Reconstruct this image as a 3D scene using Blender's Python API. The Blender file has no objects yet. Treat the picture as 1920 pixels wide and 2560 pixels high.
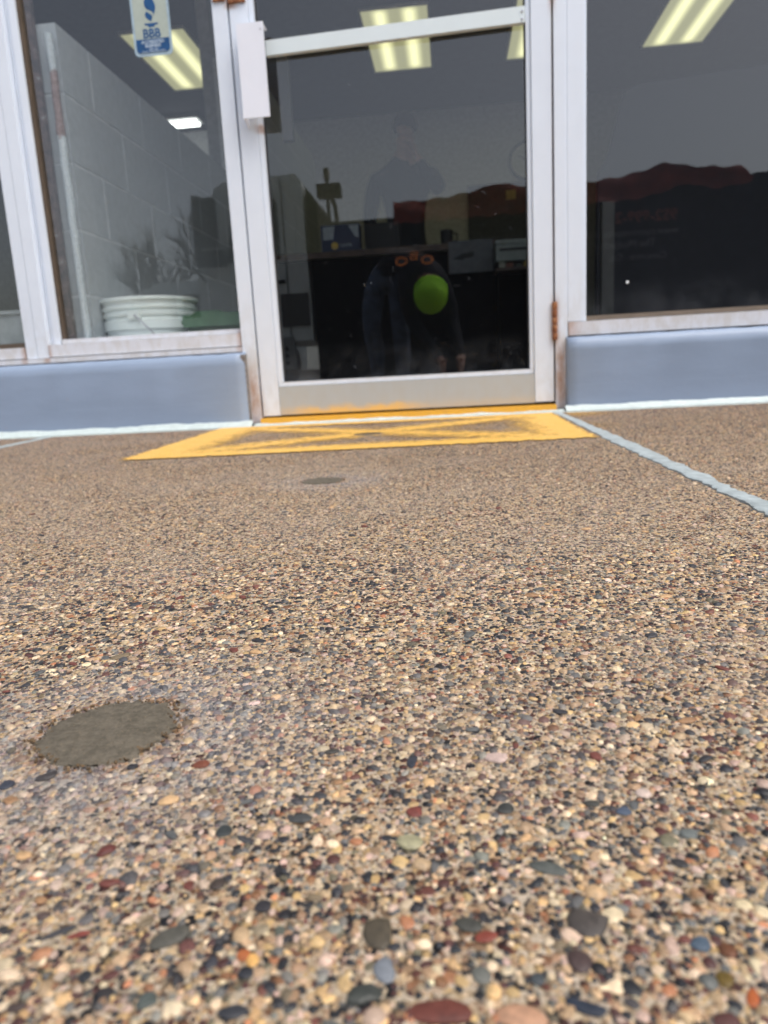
import bpy, bmesh, math, random
import numpy as np
from mathutils import Vector, Matrix
random.seed(7)
rng = np.random.default_rng(11)
C = bpy.context.scene.collection
SC = bpy.context.scene
R = math.radians

# ------------------------------------------------------------------ camera, sky, sun, exposure
CAM = Vector((0.0, -2.276, 0.156))
cd = bpy.data.cameras.new('camera')
cam = bpy.data.objects.new('camera', cd); C.objects.link(cam)
yaw, pit, rol = -0.10319, 0.195676, -0.054709
cy, sy, cp, sp, cr, sr = math.cos(yaw), math.sin(yaw), math.cos(pit), math.sin(pit), math.cos(rol), math.sin(rol)
fw = Vector((sy*cp, cy*cp, -sp)); rt = Vector((cy, -sy, 0)); up = rt.cross(fw)
r2 = cr*rt + sr*up; u2 = -sr*rt + cr*up
cam.matrix_world = Matrix(((r2.x, u2.x, -fw.x, CAM.x), (r2.y, u2.y, -fw.y, CAM.y), (r2.z, u2.z, -fw.z, CAM.z), (0, 0, 0, 1)))
cd.sensor_fit = 'VERTICAL'; cd.sensor_height = 36.0; cd.lens = 1793.07/2560*36
cd.clip_start = 0.01; cd.clip_end = 800
cd.dof.use_dof = True; cd.dof.focus_distance = 0.48; cd.dof.aperture_fstop = 10.5
SC.camera = cam

SUN_EL, SUN_AZ = 60, 128          # overcast: a broad soft sun high up, from the right
w = bpy.data.worlds.new('World'); SC.world = w; w.use_nodes = True
nt = w.node_tree; nt.nodes.clear()
sky = nt.nodes.new('ShaderNodeTexSky'); sky.sky_type = 'NISHITA'; sky.sun_disc = False
sky.sun_elevation = R(SUN_EL); sky.sun_rotation = R(SUN_AZ); sky.air_density = 1.0; sky.dust_density = 4.0; sky.ozone_density = 1.0
hs = nt.nodes.new('ShaderNodeHueSaturation'); hs.inputs['Saturation'].default_value = 0.6
bg = nt.nodes.new('ShaderNodeBackground'); bg.inputs[1].default_value = 0.15
wo = nt.nodes.new('ShaderNodeOutputWorld')
nt.links.new(sky.outputs[0], hs.inputs['Color']); nt.links.new(hs.outputs[0], bg.inputs[0]); nt.links.new(bg.outputs[0], wo.inputs[0])
sl = bpy.data.lights.new('sun', 'SUN'); sl.energy = 0.8; sl.angle = R(50); sl.color = (1.0, .975, .94)
so = bpy.data.objects.new('sun', sl); C.objects.link(so)
az = R(SUN_AZ); el = R(SUN_EL)
sd = Vector((math.sin(az)*math.cos(el), math.cos(az)*math.cos(el), math.sin(el)))
so.rotation_euler = sd.to_track_quat('Z', 'Y').to_euler(); so.location = (0, -6, 8)
SC.view_settings.view_transform = 'Standard'; SC.view_settings.look = 'None'
SC.view_settings.gamma = 1.0; SC.view_settings.use_curve_mapping = False
SC.view_settings.exposure = 0.66
SC.render.engine = 'CYCLES'
SC.cycles.use_denoising = True
SC.cycles.max_bounces = 8; SC.cycles.transparent_max_bounces = 12

# ------------------------------------------------------------------ helpers
def s2l(r, g, b, k=1.0):
    f = lambda c: (c/12.92 if c <= .04045 else ((c+.055)/1.055)**2.4)
    return (f(r/255)*k, f(g/255)*k, f(b/255)*k, 1)

class NB:
    """small node-material builder"""
    def __init__(s, name):
        s.m = bpy.data.materials.new(name); s.m.use_nodes = True
        s.t = s.m.node_tree; s.n = s.t.nodes; s.b = s.n['Principled BSDF']; s.out = s.n['Material Output']
        s.geo = None
    def new(s, typ, **kw):
        x = s.n.new(typ)
        for k, v in kw.items(): setattr(x, k, v)
        return x
    def l(s, a, b): s.t.links.new(a, b)
    def pos(s):
        if not s.geo: s.geo = s.new('ShaderNodeNewGeometry')
        return s.geo.outputs['Position']
    def oc(s):
        return s.new('ShaderNodeTexCoord').outputs['Object']
    def xyz(s, v=None):
        q = s.new('ShaderNodeSeparateXYZ'); s.l(v or s.pos(), q.inputs[0]); return q.outputs
    def noise(s, scale, detail=4, rough=.6, vec=None, dist=0.0):
        q = s.new('ShaderNodeTexNoise'); q.inputs['Scale'].default_value = scale; q.inputs['Detail'].default_value = detail
        q.inputs['Roughness'].default_value = rough; q.inputs['Distortion'].default_value = dist
        s.l(vec or s.pos(), q.inputs['Vector']); return q.outputs[0]
    def math(s, op, a, b=None, clamp=False):
        q = s.new('ShaderNodeMath', operation=op, use_clamp=clamp)
        for i, v in enumerate((a, b)):
            if v is None: continue
            if isinstance(v, (int, float)): q.inputs[i].default_value = v
            else: s.l(v, q.inputs[i])
        return q.outputs[0]
    def ss(s, v, lo, hi, a=0.0, b=1.0):
        q = s.new('ShaderNodeMapRange', interpolation_type='SMOOTHSTEP'); s.l(v, q.inputs[0])
        q.inputs[1].default_value = lo; q.inputs[2].default_value = hi; q.inputs[3].default_value = a; q.inputs[4].default_value = b
        return q.outputs[0]
    def mix(s, fac, a, b):
        q = s.new('ShaderNodeMix', data_type='RGBA')
        for i, v in ((0, fac), (6, a), (7, b)):
            if isinstance(v, (int, float)): q.inputs[i].default_value = v
            elif isinstance(v, tuple): q.inputs[i].default_value = v
            else: s.l(v, q.inputs[i])
        return q.outputs[2]
    def ramp(s, v, stops, const=False):
        q = s.new('ShaderNodeValToRGB'); s.l(v, q.inputs[0]); e = q.color_ramp.elements
        if const: q.color_ramp.interpolation = 'CONSTANT'
        e[0].position, e[0].color = stops[0]; e[1].position, e[1].color = stops[-1]
        for p, c in stops[1:-1]:
            z = e.new(p); z.color = c
        return q.outputs[0]
    def bump(s, h, strength=.3, dist=.002):
        q = s.new('ShaderNodeBump'); q.inputs['Strength'].default_value = strength; q.inputs['Distance'].default_value = dist
        s.l(h, q.inputs['Height']); s.l(q.outputs[0], s.b.inputs['Normal'])
    def set(s, col=None, rough=None, metal=None, spec=None):
        if col is not None:
            if isinstance(col, tuple): s.b.inputs['Base Color'].default_value = col
            else: s.l(col, s.b.inputs['Base Color'])
        if rough is not None:
            if isinstance(rough, (int, float)): s.b.inputs['Roughness'].default_value = rough
            else: s.l(rough, s.b.inputs['Roughness'])
        if metal is not None: s.b.inputs['Metallic'].default_value = metal
        if spec is not None: s.b.inputs['Specular IOR Level'].default_value = spec
        return s.m

def basic(name, col, rough=.5, metal=0.0, var=.12, scale=30, spec=.5, bump=0.0):
    q = NB(name)
    n = q.noise(scale)
    c = q.mix(q.ss(n, .3, .7), tuple(x*(1-var) for x in col[:3])+(1,), tuple(min(1, x*(1+var)) for x in col[:3])+(1,))
    if bump: q.bump(n, bump, .002)
    return q.set(c, rough, metal, spec)

def link(name, me, mat=None, parent=None):
    o = bpy.data.objects.new(name, me); C.objects.link(o)
    if mat is not None:
        me.materials.clear(); me.materials.append(mat)
    if parent is not None:
        o.parent = parent
        if 'zero' not in parent: 
            p = parent; off = Vector((0, 0, 0))
            while p is not None:
                off += p.location; p = p.parent
            o.location = -off
    return o
def thing(name, label, cat, loc=(0, 0, 0), group=None):
    o = bpy.data.objects.new(name, None); C.objects.link(o); o.location = loc; o.empty_display_size = .05
    o['label'] = label; o['category'] = cat
    if group: o['group'] = group
    return o
def tag(o, label, cat, group=None):
    o['label'] = label; o['category'] = cat
    if group: o['group'] = group
    return o
def struct(o): o['kind'] = 'structure'; return o

def bm_mesh(bm, name, smooth=False, bev=0.0, seg=2):
    if bev:
        bmesh.ops.bevel(bm, geom=[e for e in bm.edges if e.is_manifold and e.calc_face_angle(0) > .5], offset=bev, segments=seg, profile=.5, affect='EDGES', clamp_overlap=True)
    bmesh.ops.recalc_face_normals(bm, faces=bm.faces)
    me = bpy.data.meshes.new(name); bm.to_mesh(me); bm.free()
    if smooth:
        for p in me.polygons: p.use_smooth = True
        me.set_sharp_from_angle(angle=R(42))
    return me
def add_box(bm, x0, x1, y0, y1, z0, z1):
    v = [bm.verts.new(p) for p in ((x0,y0,z0),(x1,y0,z0),(x1,y1,z0),(x0,y1,z0),(x0,y0,z1),(x1,y0,z1),(x1,y1,z1),(x0,y1,z1))]
    for f in ((0,3,2,1),(4,5,6,7),(0,1,5,4),(1,2,6,5),(2,3,7,6),(3,0,4,7)): bm.faces.new([v[i] for i in f])
    return v
def box(name, x0, x1, y0, y1, z0, z1, mat, parent=None, bev=.0015, seg=2):
    bm = bmesh.new(); add_box(bm, x0, x1, y0, y1, z0, z1)
    return link(name, bm_mesh(bm, name, False, bev, seg), mat, parent)
def prism_bm(poly, axis, a, b):
    """extrude 2D polygon; axis 'x','y','z'"""
    bm = bmesh.new()
    def P(u, v, t): return {'x': (t, u, v), 'y': (u, t, v), 'z': (u, v, t)}[axis]
    A = [bm.verts.new(P(u, v, a)) for u, v in poly]; B = [bm.verts.new(P(u, v, b)) for u, v in poly]
    bm.faces.new(A); bm.faces.new(B[::-1]); n = len(poly)
    for i in range(n): bm.faces.new((A[i], B[i], B[(i+1) % n], A[(i+1) % n]))
    return bm
def prism(name, poly, axis, a, b, mat, parent=None, bev=0.0, seg=2, smooth=False):
    return link(name, bm_mesh(prism_bm(poly, axis, a, b), name, smooth, bev, seg), mat, parent)
def lathe_bm(prof, n=48, c=(0, 0, 0), axis='z', bm=None):
    bm = bm or bmesh.new(); rings = []
    for r, h in prof:
        ring = []
        for i in range(n):
            a = 2*math.pi*i/n; u, v = r*math.cos(a), r*math.sin(a)
            p = {'z': (u, v, h), 'y': (u, h, v), 'x': (h, u, v)}[axis]
            ring.append(bm.verts.new((p[0]+c[0], p[1]+c[1], p[2]+c[2])))
        rings.append(ring)
    for a, b in zip(rings, rings[1:]):
        for i in range(n): bm.faces.new((a[i], a[(i+1) % n], b[(i+1) % n], b[i]))
    return bm
def lathe(name, prof, mat, parent=None, n=48, c=(0, 0, 0), axis='z'):
    bm = lathe_bm(prof, n, c, axis)
    me = bm_mesh(bm, name, True)
    return link(name, me, mat, parent)
def tube_bm(path, r, n=10, bm=None, cap=True):
    bm = bm or bmesh.new(); path = [Vector(p) for p in path]
    rs = r if isinstance(r, (list, tuple)) else [r]*len(path)
    prev = None; rings = []
    for i, p in enumerate(path):
        d = (path[min(i+1, len(path)-1)] - path[max(i-1, 0)]).normalized()
        ref = Vector((0, 0, 1)) if abs(d.z) < .9 else Vector((1, 0, 0))
        if prev is not None: ref = prev
        u = (ref - d*ref.dot(d)).normalized(); v = d.cross(u); prev = u
        rings.append([bm.verts.new(p + (u*math.cos(2*math.pi*k/n) + v*math.sin(2*math.pi*k/n))*rs[i]) for k in range(n)])
    for a, b in zip(rings, rings[1:]):
        for k in range(n): bm.faces.new((a[k], a[(k+1) % n], b[(k+1) % n], b[k]))
    if cap: bm.faces.new(rings[0][::-1]); bm.faces.new(rings[-1])
    return bm
def tube(name, path, r, mat, parent=None, n=10):
    return link(name, bm_mesh(tube_bm(path, r, n), name, True), mat, parent)
def np_mesh(name, verts, tris, quads=None, smooth=True):
    me = bpy.data.meshes.new(name)
    nv = len(verts); nt_ = len(tris); nq = 0 if quads is None else len(quads)
    me.vertices.add(nv); me.vertices.foreach_set('co', np.ascontiguousarray(verts, dtype=np.float32).ravel())
    loops = tris.ravel() if nq == 0 else np.concatenate([tris.ravel(), quads.ravel()])
    tot = np.concatenate([np.full(nt_, 3), np.full(nq, 4)]).astype(np.int32)
    start = np.concatenate([[0], np.cumsum(tot)[:-1]]).astype(np.int32)
    me.loops.add(len(loops)); me.loops.foreach_set('vertex_index', loops.astype(np.int32))
    me.polygons.add(nt_+nq); me.polygons.foreach_set('loop_start', start)
    try: me.polygons.foreach_set('loop_total', tot)
    except Exception: pass
    me.update(calc_edges=True)
    if smooth: me.polygons.foreach_set('use_smooth', np.ones(nt_+nq, dtype=bool))
    return me
def text(name, body, size, loc, rot, mat, parent, ext=.0004, align='CENTER', bold=0.0, sx=1.0):
    cu = bpy.data.curves.new(name, 'FONT'); cu.body = body; cu.size = size; cu.extrude = ext; cu.align_x = align; cu.align_y = 'CENTER'; cu.offset = bold
    tmp = bpy.data.objects.new('tmp', cu); C.objects.link(tmp)
    tmp.matrix_world = Matrix.Translation(loc) @ rot.to_4x4() @ Matrix.Diagonal((sx, 1, 1, 1))
    bpy.context.view_layer.update()
    me = bpy.data.meshes.new_from_object(tmp.evaluated_get(bpy.context.evaluated_depsgraph_get()))
    me.transform(tmp.matrix_world); bpy.data.objects.remove(tmp); bpy.data.curves.remove(cu)
    return link(name, me, mat, parent)
FACE_CAM = Matrix.Rotation(R(90), 3, 'X')                                     # reads from -Y
FACE_SHOP = Matrix.Rotation(R(180), 3, 'Z') @ Matrix.Rotation(R(90), 3, 'X')  # reads from +Y

# ------------------------------------------------------------------ materials
def white_metal(name, base=(.73, .79, .875), dirt=.5, zlo=.0, zhi=.5, rust=None):
    q = NB(name); x, y, z = q.xyz()
    st = q.new('ShaderNodeMapping'); q.l(q.pos(), st.inputs[0]); st.inputs['Scale'].default_value = (1, 1, .5)
    streak = q.noise(34, 5, .65, st.outputs[0]); blot = q.noise(9, 5, .6)
    c = q.mix(q.ss(blot, .35, .7), base+(1,), tuple(v*.965 for v in base)+(1,))
    low = q.ss(z, zlo, zhi, 1, 0)
    m1 = q.math('MULTIPLY', q.math('MULTIPLY', low, q.ss(streak, .38, .66)), dirt, True)
    c = q.mix(m1, c, (.42, .36, .27, 1))
    spk = q.noise(160, 3, .7); m2 = q.math('MULTIPLY', q.ss(spk, .69, .76), .25 * dirt)
    c = q.mix(m2, c, (.30, .24, .18, 1))
    if rust:
        for (rx, rz, wx, wz, k) in rust:
            dx = q.math('ABSOLUTE', q.math('SUBTRACT', x, rx)); dz = q.math('ABSOLUTE', q.math('SUBTRACT', z, rz))
            a = q.math('MULTIPLY', q.ss(dx, 0, wx, 1, 0), q.ss(dz, wz*.3, wz, 1, 0))
            a = q.math('MULTIPLY', a, q.math('ADD', q.math('MULTIPLY', streak, 1.2), .1), True)
            c = q.mix(q.math('MULTIPLY', a, k, True), c, (.33, .13, .035, 1))
    q.bump(blot, .06, .002)
    return q.set(c, q.ss(blot, .3, .7, .32, .5), 0, .5)
RUST = [(.3115, 1.34, .016, .26, 3.5), (.3115, .9, .005, .9, .8), (.314, .27, .02, .10, 1.0), (.33, .10, .028, .14, .9), (-.60, 1.215, .03, .02, 1.0),
        (-.535, .878, .035, .018, .9), (-.63, .06, .04, .16, .8)]
M_FRAME = white_metal('white_painted_aluminium', rust=RUST)
M_SILL = white_metal('weathered_sill_paint', (.69, .71, .76), .35, .24, .42, [(.355, .25, .05, .04, .7), (-.66, .27, .02, .05, .8), (-1.30, .265, .02, .05, .8), (-1.38, .265, .02, .05, .8)])
M_DOORPAINT = white_metal('door_paint', (.73, .79, .875), .28, -.1, .36, RUST)
M_RAIL = white_metal('door_rail_paint', (.43, .455, .46), .2, 0, .3)
def overspray(m):
    q = NB.__new__(NB); q.m = m; q.t = m.node_tree; q.n = q.t.nodes; q.b = q.n['Principled BSDF']; q.out = q.n['Material Output']; q.geo = None
    x, y, z = q.xyz(); n = q.noise(16, 5, .6); f = q.noise(300, 3, .7)
    src = q.b.inputs['Base Color'].links[0].from_socket
    a = q.math('MULTIPLY', q.ss(q.math('SUBTRACT', z, q.math('MULTIPLY', n, .05)), .012, .036, 1, 0), q.ss(q.math('ABSOLUTE', q.math('ADD', x, .31)), .10, .26, 1, .15))
    a = q.math('MULTIPLY', a, q.math('ADD', .35, f), True)
    q.l(q.mix(a, src, (.80, .50, .12, 1)), q.b.inputs['Base Color'])
overspray(M_RAIL)
M_HANDLE = white_metal('handle_paint', (.80, .82, .89), .05)
M_BAR = white_metal('brushed_bar', (.70, .78, .80), .0, .9, 1.4)
M_GASKET = basic('brown_gasket', (.09, .065, .045, 1), .7)
M_BLACK = basic('black_rubber', (.018, .018, .02, 1), .6)
q = NB('rusty_steel'); n = q.noise(120, 6, .7)
q.bump(n, .6, .002); M_RUST = q.set(q.ramp(n, [(.3, (.10, .03, .015, 1)), (.5, (.27, .10, .04, 1)), (.7, (.42, .22, .10, 1))]), .8, .1)
M_STEEL = basic('worn_screw_steel', (.55, .55, .58, 1), .3, .8)

q = NB('blue_grey_wall_paint'); z = q.xyz()[2]
mp = q.new('ShaderNodeMapping'); q.l(q.pos(), mp.inputs[0]); mp.inputs['Scale'].default_value = (.25, 1, 1)
n = q.noise(14, 6, .6, mp.outputs[0]); n2 = q.noise(90, 4, .6)
c = q.mix(q.ss(n, .3, .7), s2l(137, 153, 175), s2l(143, 159, 182))
c = q.mix(q.math('MULTIPLY', q.ss(n2, .62, .75), .3), c, s2l(150, 145, 150))
line = q.math('ABSOLUTE', q.math('SUBTRACT', z, q.math('ADD', .075, q.math('MULTIPLY', n, .012))))
c = q.mix(q.ss(line, 0, .0025, .22, 0), c, s2l(150, 165, 188))
q.bump(q.math('ADD', n, q.math('MULTIPLY', n2, .4)), .25, .004); M_BLUE = q.set(c, .42)
M_MINT = basic('pale_sealant', s2l(196, 208, 205), .45, 0, .06, 60, bump=.4)
M_GREYSEAL = basic('blue_grey_sealant', s2l(166, 176, 177), .55, 0, .16, 45, bump=.5)
q = NB('yellow_sill_paint'); n = q.noise(60, 5)
M_YELLOWSILL = q.set(q.mix(q.ss(n, .35, .7), (.78, .40, .035, 1), (.70, .36, .05, 1)), .55)

def glass(name, k=1.0, dust=.0, zl=.13, zh=.3):
    q = NB(name); q.n.remove(q.b)
    g = q.new('ShaderNodeNewGeometry'); fr = q.new('ShaderNodeFresnel'); fr.inputs[0].default_value = 1.5
    f = q.math('MULTIPLY', fr.outputs[0], 2.25*k, True)
    f = q.math('MULTIPLY', f, q.math('SUBTRACT', 1.0, g.outputs['Backfacing']))
    tr = q.new('ShaderNodeBsdfTransparent'); tr.inputs[0].default_value = (.96, .975, .97, 1)
    gl = q.new('ShaderNodeBsdfGlossy'); gl.inputs['Roughness'].default_value = .004
    gl.inputs[0].default_value = (1, 1, 1, 1)
    m = q.new('ShaderNodeMixShader'); q.l(f, m.inputs[0]); q.l(tr.outputs[0], m.inputs[1]); q.l(gl.outputs[0], m.inputs[2])
    z = q.xyz()[2]
    n = q.noise(11, 5, .6); sp = q.noise(75, 2, .5)
    film = q.math('MULTIPLY', q.ss(z, zl, zh, 1, 0), q.ss(n, .3, .75), True)
    d = q.math('ADD', q.math('MULTIPLY', film, .055*dust), q.math('MULTIPLY', q.ss(sp, .71, .76), .09*dust))
    d = q.math('ADD', d, .004)
    d = q.math('MULTIPLY', d, q.math('SUBTRACT', 1.0, g.outputs['Backfacing']), True)
    df = q.new('ShaderNodeBsdfDiffuse'); df.inputs[0].default_value = (.62, .66, .72, 1)
    m2 = q.new('ShaderNodeMixShader'); q.l(d, m2.inputs[0]); q.l(m.outputs[0], m2.inputs[1]); q.l(df.outputs[0], m2.inputs[2])
    q.l(m2.outputs[0], q.out.inputs[0]); return q.m
M_GLASS = glass('window_glass', 1.0, .8, .28, .40)
M_DGLASS = glass('door_glass', 1.0, 1.0, .13, .26)

# ------------------------------------------------------------------ pavement of exposed aggregate
PAL = [((203,173,136),.160),((212,178,126),.07),((228,206,172),.11),((178,146,114),.10),((146,104,74),.05),((88,56,52),.09),((116,72,62),.032),
       ((52,53,58),.15),((40,39,42),.085),((106,106,104),.075),((138,136,128),.05),((196,134,96),.018),((208,180,162),.07),((118,110,90),.04)]
KG = 0.81
pal_rgb = np.array([s2l(*c)[:3] for c, _ in PAL]) * KG
pal_p = np.array([p for _, p in PAL]); pal_p /= pal_p.sum()
MORTAR = s2l(206, 187, 166, KG)

PATCH = [(-.1620, -1.9870, .0300), (-.1945, -1.2450, .0300), (-.2120, -.5070, .0300)]

def pavement_mat():
    q = NB('exposed_aggregate'); P = q.pos(); x, y, z = q.xyz()
    def layer(scale, k0):
        v = q.new('ShaderNodeTexVoronoi', feature='F1', distance='EUCLIDEAN'); q.l(P, v.inputs['Vector']); v.inputs['Scale'].default_value = scale; v.inputs['Randomness'].default_value = 1
        sp_ = q.new('ShaderNodeSeparateColor'); q.l(v.outputs['Color'], sp_.inputs[0])
        acc = 0; st = []
        for (c, p), rgb in zip(PAL, pal_rgb):
            st.append((acc, tuple(rgb)+(1,))); acc += p/sum(a for _, a in PAL)
        return q.ramp(sp_.outputs[0], st, True), v.outputs['Distance'], sp_.outputs
    c1, d1, s1 = layer(300, 0); c2, d2, s2 = layer(150, 0)
    fine = q.noise(900, 3, .7)
    vg = q.new('ShaderNodeTexVoronoi'); q.l(P, vg.inputs['Vector']); vg.inputs['Scale'].default_value = 820
    sg = q.new('ShaderNodeSeparateColor'); q.l(vg.outputs['Color'], sg.inputs[0])
    mort = q.ramp(sg.outputs[0], [(0, s2l(214, 196, 170, KG)), (.30, s2l(190, 168, 138, KG)), (.5, s2l(226, 208, 184, KG)), (.64, s2l(150, 122, 92, KG)), (.74, s2l(206, 178, 150, KG)), (.86, s2l(92, 76, 68, KG)), (.93, s2l(214, 178, 124, KG))], True)
    on1 = q.math('MULTIPLY', q.ss(d1, .46, .60, 1, 0), q.math('LESS_THAN', s1[1], .85))
    c = q.mix(on1, mort, c1)
    on2 = q.math('MULTIPLY', q.ss(d2, .34, .42, 1, 0), q.math('LESS_THAN', s2[1], .22))
    c = q.mix(on2, c, c2)
    # darkened, stained and cement-hazed areas
    big = q.noise(1.7, 5, .6); med = q.noise(7, 5, .65)
    def mul(fac, c, t):
        mm = q.new('ShaderNodeMix', data_type='RGBA', blend_type='MULTIPLY'); q.l(fac, mm.inputs[0]); q.l(c, mm.inputs[6]); mm.inputs[7].default_value = t; return mm.outputs[2]
    # darker towards the door, in drifting patches
    darkening = q.math('ADD', q.math('MULTIPLY', q.ss(y, -1.7, -.5), .75), q.math('MULTIPLY', q.math('SUBTRACT', big, .5), .9), True)
    c = mul(darkening, c, (.56, .53, .52, 1))
    c = q.mix(q.math('MULTIPLY', q.ss(med, .60, .76), .30), c, s2l(176, 166, 158, KG*.8))
    wall = q.math('MULTIPLY', q.ss(y, -.30, -.05), q.ss(med, .25, .6))
    c = mul(q.math('MULTIPLY', wall, .8), c, (.62, .46, .34, 1))
    for (px, py, r), ex in zip(PATCH, (.075, .075, .05)):
        cv = q.new('ShaderNodeCombineXYZ'); cv.inputs[0].default_value = px + .012; cv.inputs[1].default_value = py
        dv = q.new('ShaderNodeVectorMath', operation='DISTANCE'); q.l(P, dv.inputs[0]); q.l(cv.outputs[0], dv.inputs[1])
        a = q.math('MULTIPLY', q.ss(dv.outputs['Value'], r*1.05, r+ex, 1, 0), q.ss(q.noise(28, 4, .65), .35, .6))
        c = q.mix(q.math('MULTIPLY', a, .55), c, s2l(178, 176, 178, KG))
    h = q.math('ADD', q.math('MULTIPLY', q.ss(d1, 0, .7, 1, 0), on1), q.math('MULTIPLY', q.ss(d2, 0, .5, 1.6, 0), on2))
    h = q.math('ADD', h, q.math('MULTIPLY', fine, .5))
    q.bump(h, 1.0, .0030)
    return q.set(c, .62, 0, .4)
M_PAVE = pavement_mat()
q = NB('pebble_stone'); at = q.new('ShaderNodeAttribute', attribute_name='col'); n = q.noise(700, 4, .7)
c = q.new('ShaderNodeMixRGB', blend_type='MULTIPLY'); c.inputs[0].default_value = 1; q.l(at.outputs['Color'], c.inputs[1]); q.l(q.ramp(n, [(.25, (.60, .60, .60, 1)), (.75, (1.35, 1.32, 1.28, 1))]), c.inputs[2])
q.bump(n, .25, .0006); M_PEB = q.set(c.outputs[0], .48, 0, .45)
q = NB('large_pebble_stone'); at = q.new('ShaderNodeObjectInfo'); n = q.noise(420, 5, .7)
c = q.new('ShaderNodeMixRGB', blend_type='MULTIPLY'); c.inputs[0].default_value = 1; q.l(at.outputs['Color'], c.inputs[1]); q.l(q.ramp(n, [(.25, (.60, .60, .60, 1)), (.75, (1.35, 1.32, 1.28, 1))]), c.inputs[2])
q.bump(n, .3, .0008); M_BIGPEB = q.set(c.outputs[0], .5, 0, .45)

def slab(poly):
    bm = prism_bm(poly, 'z', -.10, 0.0)
    o = link('pavement', bm_mesh(bm, 'pavement', False), M_PAVE); struct(o); return o
JL = lambda y: -1.300 - .12*(y+.05)      # left joint runs slightly askew
PAVE_L = slab([(-7, -4.0), (JL(-4)-.011, -4.0), (JL(-.035)-.011, -.035), (-7, -.035)])
PAVE = slab([(JL(-4)+.011, -4.0), (.287, -4.0), (.302, -.035), (JL(-.035)+.011, -.035)])
PAVE_R = slab([(.305, -4.0), (7, -4.0), (7, -.035), (.320, -.035)])
q = NB('asphalt_surface'); n = q.noise(220, 4, .7); n2 = q.noise(.8, 5)
q.bump(n, .5, .004); M_ASPH = q.set(q.mix(q.ss(n, .35, .65), (.14, .138, .13, 1), (.24, .235, .22, 1)), .85)
bm = bmesh.new(); add_box(bm, -60, 60, -40, -4.02, -.22, -.10); struct(link('asphalt_lot', bm_mesh(bm, 'asphalt_lot'), M_ASPH))
bm = bmesh.new(); add_box(bm, -60, 60, -4.02, -4.0, -.22, -.004); struct(link('kerb', bm_mesh(bm, 'kerb'), basic('kerb_concrete', (.32, .30, .27, 1), .8)))
bm = bmesh.new(); add_box(bm, -400, 400, -400, 400, -.6, -.24); struct(link('ground', bm_mesh(bm, 'ground'), basic('dull_ground', (.11, .10, .075, 1), .9, 0, .3, .4)))

# large single pebbles, measured from the photograph: pixel centre, width and height, colour
def ray(px, py):
    d = r2*((px-960)/1793.07) + u2*(-(py-1280)/1793.07) + fw
    t = -CAM.z/d.z; return CAM + d*t, t
BIG = [(1098,2532,165,60,(112,62,52),4),(425,2345,104,46,(94,92,84),0),(658,2267,44,34,(56,54,58),0),(582,2532,76,34,(60,62,68),0),(1468,2310,92,74,(78,72,68),3),(1450,2405,66,56,(78,62,60),0),
 (1464,2520,96,36,(48,56,70),3),(1372,2172,104,30,(92,96,92),0),(1752,2362,46,42,(82,98,114),2),(1820,2378,44,36,(110,70,46),0),(1812,2450,42,42,(108,88,38),0),(1882,2497,32,46,(182,98,52),0),
 (750,2048,64,24,(74,76,76),0),(945,2335,72,86,(86,78,64),2),(961,2428,60,60,(128,134,142),2),(911,2487,88,48,(66,70,66),3),(1204,2440,52,42,(108,110,104),0),(1172,2314,74,36,(74,74,68),0),
 (1037,2031,46,24,(124,66,58),2),(1025,2107,68,42,(168,164,132),0),(1265,2023,40,30,(62,64,62),2),(1303,2545,140,52,(196,152,122),0),(1215,2343,62,28,(140,70,56),0),(266,2127,46,26,(106,58,52),3),
 (544,2212,44,28,(74,64,58),0),(610,2390,36,30,(178,104,60),0),(632,2402,34,30,(226,176,104),0),(143,2334,92,15,(72,72,76),4),(198,2338,52,15,(138,68,58),4),(213,2442,34,28,(50,52,56),0),(367,2503,52,42,(88,96,92),2),
 (616,2435,44,28,(50,52,58),0),(276,2440,42,22,(102,64,58),0),(504,1912,42,20,(128,74,54),0),(422,2002,50,22,(222,184,138),4),(116,1943,50,20,(70,66,66),3),(17,1964,40,20,(64,68,80),0),
 (1030,1905,24,40,(60,64,74),2),(1240,1896,58,28,(206,182,172),2),(1100,1990,34,10,(92,76,64),4),(1400,1780,40,12,(62,62,66),4),(1608,1985,40,24,(216,196,184),0),(1480,2010,40,18,(70,70,66),2),(1560,2030,36,26,(80,92,110),2),
 (1345,2450,40,30,(70,76,80),0),(1580,2510,40,26,(74,70,72),0),(1700,2160,44,22,(60,58,58),0),(1650,2080,34,20,(92,52,48),0),(1722,2086,50,26,(110,116,114),2),(830,1880,40,12,(70,68,64),0),(560,2080,40,30,(60,66,66),2),(700,2330,30,26,(96,100,90),0)]
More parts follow.
